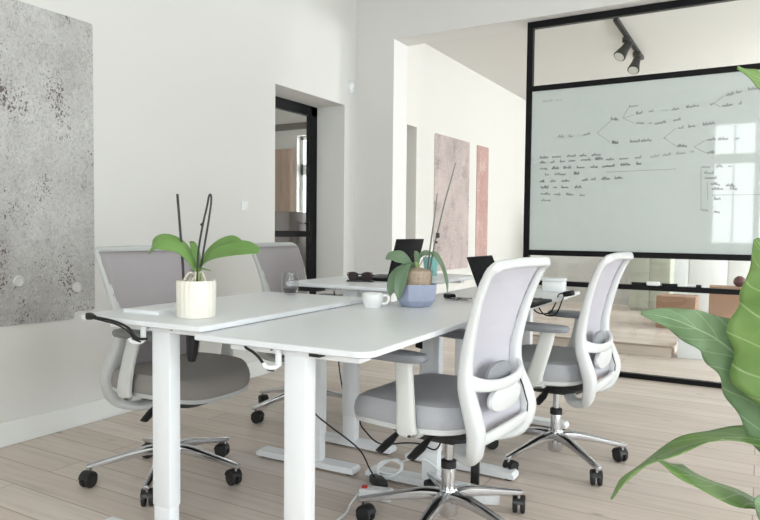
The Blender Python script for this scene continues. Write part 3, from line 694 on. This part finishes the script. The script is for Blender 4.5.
    for (z, ra, rb), rv in list(zip(side, rvs))[::-1]:
        y, hw_ = prof(z); add(-hw_, y, z, ra, rb, rv)
    add(-.07, -.165, .345, .013, .026, (0, -.3, -1)); add(0, -.150, .350, .013, .028, (0, -.2, -1)); add(.07, -.165, .345, .013, .026, (0, -.3, -1))
    bf_ = MB().tube(pts, rad, 14, closed=True, smooth=4, ref=ref, power=3.0).build('back_frame', fr, r, 50)
    # attach arm from mechanism to the lower loop
    MB().tube([(0, -.05, .378), (0, -.12, .366), (0, -.17, .352)], [(.012, .05), (.014, .06), (.012, .07)], 12, smooth=3, ref=Vector((0, 0, 1)), power=3).build('back_bracket', M['blackp'], r)
    # mesh panel
    U, V = 12, 26; vs = []
    for j in range(V + 1):
        z = .40 + (.945 - .40) * j / V; y, hw_ = prof(z); y += .013
        if z > .905: hw_ = .223; y = -.303 - (z - .905) * .5
        for i in range(U + 1):
            u = -1 + 2 * i / U; yy = y + .016 * (1 - u * u) * (1 if z < .9 else max(0, (.95 - z) / .05))
            vs.append((u * (hw_ + .006), yy, z))
    fs = [(j * (U + 1) + i, j * (U + 1) + i + 1, (j + 1) * (U + 1) + i + 1, (j + 1) * (U + 1) + i) for j in range(V) for i in range(U)]
    mp_ = MB().add(vs, fs).build('mesh_back', me_, r, 60)
    so = mp_.modifiers.new('thickness', 'SOLIDIFY'); so.thickness = .004; so.offset = 0
    # lumbar band, oval plate, grey pad, lower bar, dark strap
    y0_, h0_ = prof(.585)
    MB().tube([(-h0_, y0_ - .004, .59), (-h0_ * .8, y0_ - .035, .575), (-h0_ * .4, y0_ - .052, .565), (0, y0_ - .056, .562), (h0_ * .4, y0_ - .052, .565), (h0_ * .8, y0_ - .035, .575), (h0_, y0_ - .004, .59)],
              [(.010, .026), (.008, .021), (.008, .018), (.008, .018), (.008, .018), (.008, .021), (.010, .026)], 12, smooth=4, ref=Vector((0, -1, 0)), power=3).build('lumbar_band', fr, r, 50)
    ov = [[(x * k, y0_ - .045 - dy, .512 + zz * k) for x, zz in superplan(.125, .044, 2.2, 36)] for k, dy in ((.6, -.018), (.95, -.012), (1, -.002), (.96, .006), (.7, .010))]
    loft(ov).build('lumbar_plate', fr, r, 50)
    MB().box((0, y0_ - .046, .545), (.05, .012, .04), .004).build('lumbar_bridge', fr, r)
    pdv = [[(x * k, y0_ - .012 - dy, .585 + zz * k) for x, zz in superplan(.095, .038, 2.4, 36)] for k, dy in ((.7, 0), (1, .004), (1, .014), (.8, .020))]
    loft(pdv).build('lumbar_pad', pd, r, 50)
    yl, hl = prof(.405)
    MB().tube([(-hl, yl, .405), (-hl * .5, yl - .018, .412), (0, yl - .022, .414), (hl * .5, yl - .018, .412), (hl, yl, .405)], [(.010, .018)] * 5, 12, smooth=4, ref=Vector((0, -1, 0)), power=3).build('lower_bar', fr, r, 50)
    for s in (-1, 1):
        MB().tube([(s * (prof(z)[1] - .024), prof(z)[0] - .012, z) for z in (.42, .45, .48, .51, .54)], [(.003, .006)] * 5, 8, ref=Vector((0, -1, 0)), power=3).build('strap', M['blackp'], r)
    for ch in list(r.children):
        if pale and ch.name.split('.')[0] in ('back_frame', 'mesh_back', 'lumbar_band', 'lumbar_plate', 'lumbar_bridge', 'lumbar_pad', 'lower_bar', 'strap'): ch.location.z = -.010
        if ch.name.split('.')[0] in ('seat', 'seat_shell'): ch.location.y -= .02
        if ch.name.split('.')[0] in ('back_frame', 'mesh_back', 'lumbar_band', 'lumbar_plate', 'lumbar_bridge', 'lumbar_pad', 'lower_bar', 'strap', 'back_bracket'): ch.location.y += back_off
        if ch.name.split('.')[0] in ('seat', 'seat_shell', 'back_frame', 'mesh_back', 'lumbar_band', 'lumbar_plate', 'lumbar_bridge', 'lumbar_pad', 'lower_bar', 'strap', 'back_bracket'): ch.location.y += .085
        if ch.name.split('.')[0] == 'arm_post': ch.location.y += arm_in
        if ch.name.split('.')[0] == 'mechanism': ch.location.y = .04
    return r
# heading: local +Y turned to the facing direction
chair((-2.12, 1.93, 0), R(-90), 'taupe seated office chair behind the left front desk, nearest the concrete panel', False, base_rot=R(104), back_off=.095, arm_in=.045)
chair((-2.235, 3.01, 0), R(-84), 'light grey mesh office chair farther back, beside the door niche', False, base_rot=R(262), back_off=.055)
chair((-.785, 2.97, 0), R(88), 'pale lilac mesh office chair farther right, in front of the glass partition', True, base_rot=R(230), arm_off=.002, arm_lean=-.085)
chair((-.922, 2.09, 0), R(86.5), 'big pale lilac mesh office chair in the foreground at the middle desk', True, base_rot=R(113), arm_off=.075, arm_lean=-.02)

# ------------------------------------------------------------------ leaves
def leaf(name, pts, widths, side, material, parent=None, fold=.12, wave=0, wn=5, nu=40, nv=12, lean=None, th=.0016, tipw=0.0, seed=0):
    pts = [Vector(p) for p in pts]; n = len(pts)
    def cr(L_, t):
        t = min(max(t, 0), 1) * (len(L_) - 1); i = min(int(t), len(L_) - 2); f = t - i
        a, b, c, d = L_[max(i - 1, 0)], L_[i], L_[i + 1], L_[min(i + 2, len(L_) - 1)]
        return 0.5 * ((2 * b) + (c - a) * f + (2 * a - 5 * b + 4 * c - d) * f * f + (-a + 3 * b - 3 * c + d) * f ** 3)
    side = Vector(side); mb = MB(); uv = []
    wl_ = [w_ if isinstance(w_, (tuple, list)) else (w_, w_) for w_ in widths]
    W0 = [w_[0] for w_ in wl_]; W1 = [w_[1] for w_ in wl_]
    rn = random.Random(seed); ph = rn.random() * 6; ph2 = rn.random() * 6
    for i in range(nu + 1):
        u = i / nu; p = cr(pts, u); T = (cr(pts, min(1, u + .01)) - cr(pts, max(0, u - .01))).normalized()
        S = (side - side.dot(T) * T).normalized(); Nn = T.cross(S)
        a, b = max(0.0003, cr(W0, u)), max(0.0003, cr(W1, u))
        for j in range(nv + 1):
            v = -1 + 2 * j / nv; wd_ = (a if v < 0 else b)
            wv = wave * (abs(v) ** 2) * math.sin(u * wn * 2 * PI + (ph if v < 0 else ph2)) * min(1, wd_ / .02)
            sc_ = 1 + .07 * math.sin(u * wn * 2.3 * PI + ph2) * abs(v) * (1 if wave else 0)
            mb.v.append(p + S * (v * wd_ * sc_) + Nn * (fold * abs(v) ** 1.3 * wd_ + wv)); uv.append((u, (v + 1) / 2))
    for i in range(nu):
        for j in range(nv):
            q = i * (nv + 1) + j; mb.f.append((q, q + 1, q + nv + 2, q + nv + 1))
    mb.uv = uv; o = mb.build(name, material, parent, 180)
    so = o.modifiers.new('thickness', 'SOLIDIFY'); so.thickness = th; so.offset = 0
    return o

# ------------------------------------------------------------------ orchids  (local x = to the right, y = away)
RZ = R(30)
po = empty('potted_orchid', (-1.592, 1.562, ZL), RZ, 'orchid with broad green leaves and bare dark stakes in ribbed cream pot', 'potted plant')
rib = lambda th, z: 1 + .07 * abs(math.sin(th * 11)) - .05
MB().lathe([(.058, 0), (.061, .001), (.0625, .004), (.0625, .116), (.0615, .119), (.0575, .1195), (.056, .115), (.056, .095)], 156, fn=lambda th, z: rib(th, z) if z > .005 and z < .117 else 1).build('pot', M['cream'], po, 40)
MB().lathe([(.055, .088), (.055, .098), (.03, .106), (.001, .108)], 24).build('bark', M['bark'], po)
rn = random.Random(5)
for k in range(9):
    a = rn.uniform(0, 6.28); rr_ = rn.uniform(.02, .05)
    MB().tube([(.0, .0, .125), (rr_ * .5 * math.cos(a), rr_ * .5 * math.sin(a), rn.uniform(.128, .15)), (rr_ * math.cos(a), rr_ * math.sin(a), rn.uniform(.108, .125)), (rr_ * 1.05 * math.cos(a), rr_ * 1.05 * math.sin(a), .100)], .0032, 8, smooth=4).build('root', M['root'], po)
MB().tube([(.0, 0, .10), (.004, 0, .135), (.002, 0, .16)], [.010, .011, .008], 10, smooth=3).build('crown', M['fstem'], po)
leaf('leaf', [(.0, .0, .150), (-.018, -.005, .195), (-.05, -.015, .232), (-.09, -.028, .246), (-.120, -.04, .236), (-.140, -.046, .208)], [.010, .020, .028, .033, .031, .014], (.15, .7, .75), M['leafo'], po, fold=.15, nu=28)
leaf('leaf', [(.004, .0, .148), (.03, .01, .185), (.07, .02, .208), (.12, .03, .220), (.160, .034, .222), (.198, .036, .214)], [.010, .018, .030, .035, .032, .014], (0, 1, .85), M['leafo'], po, fold=.15, nu=28)
leaf('leaf', [(.006, .01, .150), (.025, .03, .195), (.06, .06, .232), (.10, .08, .250), (.130, .09, .246)], [.009, .018, .025, .022, .003], (0, 1, .7), M['leafo'], po, fold=.15, nu=28)
leaf('leaf', [(.0, .01, .148), (.0, .01, .18), (-.004, .008, .21), (-.012, .0, .238), (-.018, -.01, .245)], [.008, .012, .013, .009, .002], (1, .4, 0), M['leafo'], po, fold=.2, nu=20)
leaf('leaf', [(.0, -.005, .14), (.02, -.01, .155), (.05, -.01, .15)], [.006, .008, .002], (0, 1, .2), M['leafo'], po, fold=.2, nu=14)
MB().tube([(-.040, 0, .09), (-.046, 0, .20), (-.055, 0, .32), (-.061, 0, .398)], .0042, 10, smooth=3).build('stake', M['stick'], po)
MB().tube([(.004, -.01, .09), (.008, -.01, .20), (.022, -.01, .29), (.038, -.01, .36), (.044, -.01, .392), (.050, -.01, .396), (.051, -.01, .375), (.042, -.008, .31), (.026, -.006, .22), (.014, -.004, .15)], .0034, 10, smooth=4).build('flower_spike', M['stick'], po)
MB().lathe([(.001, -.006), (.006, 0), (.001, .006)], 12, (.021, -.012, .300), cap=False).build('clip', M['stick'], po)

pb = empty('potted_orchid', (-1.222, 2.412, ZF), RZ, 'drooping orchid with clear inner pot in a low periwinkle blue pot', 'potted plant')
ang = lambda th, z: 1.0 / max(.93, math.cos(((th + PI / 8) % (PI / 4)) - PI / 8)) * .985
MB().lathe([(.052, 0), (.058, .002), (.078, .026), (.081, .040), (.084, .088), (.0835, .092), (.079, .092), (.077, .086), (.073, .05)], 64, fn=ang).build('pot', M['blue'], pb, 22)
MB().lathe([(.062, .03), (.064, .09), (.068, .142), (.066, .146), (.05, .150), (.02, .158), (.001, .160)], 28).build('inner_pot', M['bark'], pb)
lp = dict(material=M['leafo2'], parent=pb, fold=.14, nu=26)
leaf('leaf', [(-.01, 0, .155), (-.03, -.02, .185), (-.06, -.045, .205), (-.10, -.06, .206), (-.125, -.07, .194)], [.010, .024, .035, .030, .004], (.2, 1, .75), **lp)
leaf('leaf', [(-.01, -.01, .155), (-.03, -.04, .175), (-.055, -.075, .15), (-.07, -.095, .09), (-.073, -.10, .035)], [.010, .020, .026, .024, .004], (1, -.3, .2), **lp)
leaf('leaf', [(-.015, .0, .155), (-.05, -.02, .165), (-.085, -.05, .13), (-.10, -.07, .08), (-.105, -.08, .05)], [.008, .018, .024, .020, .004], (1, -.3, .3), **lp)
leaf('leaf', [(.01, 0, .155), (.04, -.01, .205), (.075, -.02, .215), (.105, -.03, .16), (.122, -.035, .10), (.125, -.035, .055)], [.008, .012, .018, .020, .016, .003], (.4, 1, .3), **lp)
leaf('leaf', [(.0, .01, .155), (.02, .03, .20), (.05, .06, .215), (.08, .08, .20), (.10, .09, .17)], [.008, .016, .020, .016, .003], (0, 1, .4), **lp)
leaf('leaf', [(.0, .0, .15), (.004, .0, .19), (.0, -.004, .215), (-.008, -.008, .225)], [.007, .011, .010, .002], (1, 0, .1), **lp)
MB().tube([(0, 0, .145), (.002, 0, .165), (0, 0, .18)], [.010, .012, .006], 10, smooth=3).build('crown', M['fstem'], pb)
MB().tube([(.045, .005, .13), (.058, .005, .25), (.072, .004, .36), (.082, .002, .46)], [.0036, .0032, .0028, .0022], 10, smooth=4).build('stake', M['stem'], pb)
MB().tube([(.052, .0, .13), (.074, .0, .25), (.092, .0, .33), (.112, .0, .42), (.138, .0, .52), (.155, .0, .585)], [.0036, .0034, .0032, .003, .0026, .0020], 10, smooth=4).build('stake', M['stem'], pb)
MB().box((.086, -.002, .290), (.016, .012, .022), .004).box((.080, -.002, .262), (.012, .010, .010), .003).build('clip', M['stick'], pb)

# ------------------------------------------------------------------ things on the desks
cu = empty('coffee_cup', (-1.338, 2.262, ZF), RZ, 'plain white cup with handle beside the blue pot', 'cup')
MB().lathe([(.001, .004), (.024, .003), (.026, 0), (.030, 0), (.036, .010), (.0405, .030), (.041, .056), (.0400, .0575), (.0385, .056), (.038, .030), (.033, .012), (.001, .009)], 36, cap=False).build('body', M['ceramic'], cu, 50)
MB().tube([(.038, 0, .046), (.052, 0, .050), (.063, 0, .040), (.060, 0, .024), (.050, 0, .016), (.037, 0, .017)], [(.0035, .005)] * 6, 10, smooth=4, ref=Vector((0, 1, 0))).build('handle', M['ceramic'], cu)
gl = empty('drinking_glass', (-1.80, 2.325, ZL), 0, 'clear stemless glass with a smoky base near the desk edge', 'glass')
MB().lathe([(.001, .001), (.020, .0), (.028, .006), (.036, .025), (.0385, .045), (.037, .070), (.032, .100), (.0312, .100), (.0358, .070), (.0372, .045), (.035, .026), (.027, .009), (.001, .006)], 36, cap=False).build('bowl', M['tglass'], gl, 60)
MB().lathe([(.001, .0065), (.025, .0095), (.0335, .025), (.0345, .030), (.001, .030)], 36, cap=False).build('drink', glass_mat('smoky_drink', (.66, .66, .69)), gl, 40)
nb = empty('notebook', (-1.800, 1.560, ZL), R(5), 'slim white notebook lying left of the ribbed pot', 'notebook')
MB().box((0, 0, .006), (.155, .10, .0095), .002).build('pages', M['paper'], nb); MB().box((0, 0, .0115), (.16, .104, .002), .0008).box((0, 0, .001), (.16, .104, .002), .0008).build('cover', M['whitep'], nb)
def laptop(loc, rz, ang, label, scr_back):
    r = empty('laptop', loc, rz, label, 'laptop')     # hinge at local y=0, base extends to -y, screen leans back
    MB().box((0, -.105, .008), (.30, .21, .013), .004).build('keyboard_base', M['lid'], r)
    k = MB()
    for i in range(12):
        for j in range(4): k.box((-.132 + i * .024, -.045 - j * .024, .0155), (.020, .019, .0025))
    k.build('keys', M['blackp'], r, 0); MB().box((0, -.165, .0150), (.09, .055, .001)).build('touchpad', M['blackp'], r, 0)
    xf = Matrix.Translation((0, 0, .014)) @ Matrix.Rotation(-(ang - PI / 2), 4, 'X')
    MB().box((0, .003, .102), (.30, .006, .205), .0025).build('lid', M['lid'], r, xf=xf)
    MB().box((0, -.0008, .104), (.285, .0015, .185)).build('display', M['screen'], r, 0, xf=xf)
    MB().cyl((-.12, 0, .014), (.12, 0, .014), .006).build('hinge', M['blackp'], r)
    return r
# user sits at -x : base towards -x, lid back towards +x
laptop((-1.60, 2.99, ZL2), R(-90), R(104), 'open black laptop with its lid back turned to us, behind the blue pot', True)
laptop((-1.015, 2.79, ZF2), R(90), R(112), 'black laptop with leaning screen at the back right desk', False)
sg = empty('sunglasses', (-1.71, 2.765, ZL2), R(25), 'dark sunglasses folded on the back left desk', 'sunglasses')
for s in (-1, 1):
    ln = loft([[(s * .033 + x * k, y_, .026 + z * k) for x, z in superplan(.026, .022, 2.4, 28)] for k, y_ in ((.9, -.003), (1, 0), (.9, .003))]); ln.build('lens', M['lens'], sg)
    MB().tube([(s * .060, .004, .036), (s * .062, .012, .03), (s * .02, .026, .012), (-s * .045, .032, .006)], .0028, 8, smooth=4).build('temple', M['blackp'], sg)
MB().tube([(-.062, .0, .042), (-.03, .0, .046), (0, .0, .036), (.03, .0, .046), (.062, .0, .042)], .003, 8, smooth=4).build('bridge', M['blackp'], sg)
MB().box((0, .012, .004), (.13, .05, .007), .003).build('case', M['blackp'], sg)
ky = empty('key_bunch', (-1.22, 2.80, ZF2), R(-30), 'small bunch of keys with black fob on the back right desk', 'keys'); ky.scale = (1.15, 1.5, 1.7)
MB().tube([(.012 * math.cos(a), .012 * math.sin(a), .003) for a in [i * 2 * PI / 16 for i in range(16)]], .0018, 6, closed=True).build('ring', M['metal'], ky)
MB().box((-.032, 0, .007), (.045, .026, .013), .005).build('fob', M['blackp'], ky)
for a in (-20, 12, 40):
    rr_ = Matrix.Rotation(R(a), 3, 'Z'); MB().box(rr_ @ Vector((.040, 0, .004)), (.045, .007, .003), .001, rr_).box(rr_ @ Vector((.018, 0, .004)), (.020, .020, .004), .0015, rr_).build('key', M['metal'], ky)
tb = empty('tumbler', (-1.63, 3.40, ZL2), 0, 'teal tumbler standing behind the drooping orchid', 'cup')
MB().lathe([(.001, .003), (.034, 0), (.036, .004), (.044, .105), (.042, .105), (.034, .006), (.001, .006)], 28, cap=False).build('body', M['teal'], tb)
ms = empty('pen', (-.885, 2.98, ZF2 + .0058), R(75), 'short grey pen lying at the right edge of the back desk', 'pen')
MB().tube([(-.045, 0, 0), (-.040, 0, 0), (.030, 0, 0), (.045, 0, 0)], [.004, .0055, .0055, .0015], 12).build('barrel', M['mouse'], ms); MB().b2((-.044, -.0015, .0045), (-.015, .0015, .0075)).build('clip', M['metal'], ms)
wb = empty('glare_box', (-.95, 3.50, ZF2), R(4), 'small white box added in place of bright glare at the far end of the back right desk', 'box')  # box added where a blown-out white patch, likely sun glare, lies
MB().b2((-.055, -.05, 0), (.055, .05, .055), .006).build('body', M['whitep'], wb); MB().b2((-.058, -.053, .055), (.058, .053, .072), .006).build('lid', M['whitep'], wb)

# ------------------------------------------------------------------ cables, plugs and power strips
def cable(pts, r_, label, name='cable', material='rubber', plug=None, grp=None):
    o = MB().tube(pts, r_, 8, smooth=6).build(name, M[material]); tag(o, label, 'cable', grp)
    return o
# cable hooked on the left desk corner
c = empty('display_cable', (-1.872, 1.378, .750), 0, 'thick black cable with plug hooked along the left desk front edge', 'cable')
MB().tube([(.02, -.004, .004), (.08, -.006, .002), (.14, -.008, -.004), (.19, -.008, -.018), (.205, -.004, -.036), (.212, .010, -.050), (.215, .04, -.055)], .0042, 10, smooth=5).build('cord', M['rubber'], c)
MB().tube([(.02, -.006, .0), (.08, -.010, -.004), (.14, -.012, -.010), (.19, -.010, -.028), (.203, .0, -.050), (.208, .02, -.062)], .0028, 8, smooth=5).build('cord', M['rubber'], c)
MB().tube([(-.022, 0, .004), (-.018, 0, .004), (0, -.002, .005), (.022, -.003, .004)], [(.006, .006), (.012, .009), (.012, .009), (.006, .006)], 10, ref=Vector((0, 0, 1)), power=3).build('plug', M['blackp'], c)
c = empty('display_cable', (-1.235, 1.398, .712), 0, 'short black cable hooked under the middle desk front edge', 'cable')
MB().tube([(-.03, .03, .004), (.0, .0, .0), (.030, -.006, -.008), (.050, -.004, -.022), (.066, .0, -.042), (.072, .012, -.056), (.074, .03, -.060)], .0040, 8, smooth=5).build('cord', M['rubber'], c)
# adapter under left desk
c = empty('power_adapter', (-1.585, 1.54, ZL - .018), 0, 'black adapter block hanging under the left desk beside its leg', 'power adapter')
MB().tube([(0, 0, -.001), (.0, 0, -.03), (-.004, 0, -.10), (-.006, 0, -.125)], [(.022, .016), (.022, .016), (.016, .014), (.010, .010)], 12, ref=Vector((1, 0, 0)), power=4).build('block', M['blackp'], c)
MB().tube([(.015, 0, -.035), (.04, .01, -.040), (.07, .02, -.034), (.095, .03, -.012), (.10, .03, 0)], .003, 8, smooth=4).build('cord', M['rubber'], c)
# clip and cable dropping under middle desk front
cable([(-1.955, 2.90, .745), (-1.935, 2.90, .50), (-1.925, 2.90, .38), (-1.900, 2.89, .26), (-1.86, 2.88, .12), (-1.84, 2.86, .006), (-1.80, 2.82, .004)], .0036, 'thin black cable dropping behind the desk legs from the back left desk')
tag(MB().box((-1.005, 1.415, .7125), (.035, .03, .008), .002).build('cable_clip', M['blackp']), 'small black cable clip under the middle desk front edge', 'clip')
# plug hanging under F right edge
c = empty('power_plug', (-1.19, 2.40, .60), R(20), 'black plug on a looped cable hanging under the middle desk', 'plug')
MB().box((-.0, 0, -.008), (.036, .034, .052), .006, Matrix.Rotation(R(12), 3, 'Y')).build('block', M['blackp'], c)
MB().tube([(.0, 0, .015), (.03, .0, .025), (.05, .0, .055), (.06, .02, .085), (.06, .03, .1195)], .0042, 8, smooth=5).build('cord', M['rubber'], c)
cable([(-1.16, 2.66, .650), (-1.12, 2.64, .640), (-1.07, 2.66, .636), (-1.03, 2.72, .645), (-1.04, 2.85, .640)], .006, 'light grey cable bundle lying in the black tray under the back desk', material='seat')
# monitor cable over right edge
c = empty('display_cable', (-.822, 3.24, .742), R(-15), 'black plug and twin cables bent over the back desk right edge', 'cable')
MB().box((.015, 0, .004), (.052, .030, .026), .005, Matrix.Rotation(R(-14), 3, 'Y')).build('plug', M['blackp'], c)
MB().tube([(-.010, 0, .004), (-.020, -.03, .0), (.004, -.09, -.020), (.012, -.13, -.050), (.0, -.15, -.080), (-.05, -.16, -.085), (-.10, -.14, -.060), (-.12, -.10, -.031)], .0034, 8, smooth=6).build('cord', M['rubber'], c)
MB().tube([(-.012, .006, .002), (.0, -.02, -.010), (.016, -.07, -.035), (.020, -.10, -.065), (.0, -.11, -.095), (-.05, -.11, -.095), (-.09, -.10, -.060), (-.10, -.08, -.031)], .0034, 8, smooth=6).build('cord', M['rubber'], c)
# floor cables
cable([(-1.12, 1.50, .66), (-1.34, 1.82, .54), (-1.49, 2.03, .425), (-1.51, 2.10, .33), (-1.46, 2.14, .27), (-1.40, 2.18, .215), (-1.36, 2.22, .16), (-1.345, 2.26, .085), (-1.335, 2.285, .040)], .0032, 'black power cable sagging behind the middle desk leg down to the adapter')
ad = empty('power_adapter', (-1.325, 2.30, .0), R(-42), 'black power brick lying on the floor by the white cables', 'power adapter')
MB().box((0, 0, .019), (.10, .052, .036), .008).build('block', M['blackp'], ad); MB().cyl((-.05, 0, .02), (-.068, 0, .02), .006).build('cable_gland', M['rubber'], ad)
cable([(-1.19, 2.12, .398), (-1.307, 2.13, 0.322), (-1.279, 2.13, 0.272), (-1.217, 2.13, 0.241), (-1.116, 2.13, 0.262), (-1.054, 2.13, 0.269), (-.99, 2.13, .26), (-.955, 2.12, .33)], .003, 'thin black cable looping under the foreground chair seat')
# white coil
pts = []
for i in range(34):
    a = i * .62; rr_ = .042 + .007 * math.sin(i * 1.3); pts.append((-1.305 + rr_ * math.cos(a) * 1.0, 2.36 + .02 * math.sin(i * .7) + rr_ * .5 * math.sin(a), .055 + rr_ * .75 * math.sin(a) + .002 * i * .2))
cable(pts, .0032, 'white cable coiled above the floor beside the power brick', material='whitep')
cable([(-1.27, 2.38, .085), (-1.21, 2.36, .115), (-1.14, 2.36, .125), (-1.06, 2.38, .07), (-1.0, 2.40, .012)], .0034, 'white cable arching right from the coil to the floor', material='whitep')
cable([(-1.325, 2.20, .03), (-1.335, 2.15, .012), (-1.32, 2.08, .006), (-1.29, 2.00, .006), (-1.28, 1.85, .006)], .0042, 'white cable running forward from the power strip on the floor', material='whitep')
ps = empty('power_strip', (-1.268, 2.185, 0), R(14), 'white power strip with red switch behind the foreground chair caster', 'power strip')
MB().box((0, 0, .022), (.13, .055, .042), .008).build('body', M['whitep'], ps); MB().box((-.045, -.006, .046), (.022, .020, .008), .002).build('switch', M['red'], ps)
for x in (.0, .04): MB().lathe([(.017, .042), (.017, .0445), (.014, .0445), (.013, .043)], 20, (x, 0, 0)).build('outlet', M['paper'], ps)
ps = empty('power_strip', (-.92, 2.36, 0), R(22), 'white power strip on the floor behind the foreground chair base', 'power strip')
MB().box((0, 0, .020), (.17, .05, .038), .008).build('body', M['whitep'], ps); MB().box((-.06, -.012, .030), (.03, .03, .016), .004).build('plug', M['blackp'], ps)
for x in (-.01, .03, .065): MB().lathe([(.016, .038), (.016, .0405), (.013, .0405), (.012, .039)], 20, (x, 0, 0)).build('outlet', M['paper'], ps)
ad = empty('power_adapter', (-.985, 2.50, 0), R(10), 'black adapter standing upright on the floor by the desk foot', 'power adapter')
MB().box((0, 0, .055), (.034, .028, .108), .006).build('block', M['blackp'], ad)
MB().tube([(0, 0, .108), (-.01, 0, .13), (-.05, .0, .15), (-.09, .02, .12), (-.11, .05, .16), (-.115, .10, .22)], .003, 8, smooth=5).build('cord', M['rubber'], ad)

# ------------------------------------------------------------------ big leafy plant at the right
bp_ = empty('houseplant', (.34, 1.40, 0), 0, 'large leafy houseplant reaching in at the right edge', 'potted plant')
O = Vector((-.34, -1.40, 0))
MB().lathe([(.10, 0), (.115, .005), (.15, .25), (.165, .28), (.165, .31), (.155, .31), (.150, .28), (.14, .26)], 40).build('pot', M['terr'], bp_)
MB().lathe([(.145, .24), (.14, .265), (.001, .27)], 32).build('soil', M['soil'], bp_)
MB().tube([(0, 0, .25), (.01, -.01, .5), (-.02, 0, .75), (0, .01, 1.0), (-.01, 0, 1.25)], [.016, .014, .012, .010, .006], 12, smooth=4).build('stem', M['fstem'], bp_)
def wl(pts): return [Vector(p) + O for p in pts]
l1 = wl([(0.067, 1.32, 0.667), (0.028, 1.3, 0.735), (-0.0, 1.28, 0.787), (-0.029, 1.26, 0.833), (-0.059, 1.24, 0.863), (-0.09, 1.22, 0.882), (-0.13, 1.2, 0.899), (-0.173, 1.18, 0.907)])
l2 = wl([(0.115, 1.34, 0.72), (0.085, 1.33, 0.79), (0.060, 1.32, 0.862), (0.040, 1.3, 0.935), (0.018, 1.28, 0.99), (-0.010, 1.27, 1.034)])
l2 = [Vector((0, 0, 1.04)) + O + (p - Vector((0, 0, 1.04)) - O) * .93 for p in l2]
l3 = wl([(0.121, 1.36, 1.217), (0.069, 1.32, 1.257), (0.025, 1.28, 1.278), (-0.009, 1.25, 1.292), (-0.043, 1.22, 1.31)])
l4 = wl([(0.112, 1.36, 0.651), (0.052, 1.32, 0.676), (0.004, 1.28, 0.693), (-0.044, 1.24, 0.699), (-0.094, 1.2, 0.69), (-0.142, 1.16, 0.669), (-0.177, 1.12, 0.64), (-0.199, 1.1, 0.611)])
l5 = wl([(0.111, 1.3, 0.555), (0.061, 1.28, 0.572), (0.006, 1.26, 0.592), (-0.034, 1.24, 0.613), (-0.077, 1.2, 0.636), (-0.109, 1.18, 0.654), (-0.138, 1.15, 0.673)])
l6 = wl([(0.158, 1.34, 0.5), (0.112, 1.3, 0.539), (0.067, 1.25, 0.581), (0.03, 1.2, 0.611), (0.001, 1.16, 0.631)])
leaf('leaf', l1, [(.045, .045), (.055, .05), (.050, .045), (.045, .046), (.036, .040), (.028, .030), (.018, .018), (.003, .003)], (.6, .25, 1), M['leafb'], bp_, fold=.15, wave=.006, wn=4, nu=60, nv=16, seed=1)
leaf('leaf', l2, [(.05, .08), (.10, .125), (.10, .115), (.075, .080), (.040, .045), (.003, .003)], (1, .15, .45), M['leafa'], bp_, fold=.15, wave=.004, wn=4, nu=60, nv=16, seed=2)
leaf('leaf', l3, [(.02, .02), (.05, .05), (.035, .04), (.015, .02), (.003, .003)], (.25, .9, .9), M['leafa'], bp_, fold=.2, wave=.004, wn=4, nu=50, nv=12, seed=3)
leaf('leaf', l4, [(.02, .02), (.05, .05), (.05, .05), (.045, .045), (.035, .035), (.03, .03), (.02, .02), (.006, .006)], (-.10, 1, -.05), M['leafa'], bp_, fold=-.10, wave=.004, wn=3, nu=60, nv=14, seed=4)
leaf('leaf', l5, [(.01, .01), (.02, .02), (.03, .03), (.04, .04), (.045, .045), (.03, .03), (.004, .004)], (-.05, 1, -.08), M['leafa'], bp_, fold=.15, wave=.004, wn=3, nu=50, nv=12, seed=5)
leaf('leaf', l6, [(.02, .02), (.05, .05), (.05, .05), (.035, .035), (.003, .003)], (.4, .5, 1), M['leafb'], bp_, fold=.15, wave=.004, wn=3, nu=40, nv=12, seed=6)
for L_, zz in ((l1, .70), (l2, .80), (l3, 1.22), (l4, .66), (l5, .52), (l6, .45)):
    b_ = L_[0]
    MB().tube([(0, 0, zz - .06), (b_.x * .4, b_.y * .4, (zz + b_.z) / 2 + .01), tuple(b_)], [.006, .005, .004], 8, smooth=5).build('petiole', M['fstem'], bp_)
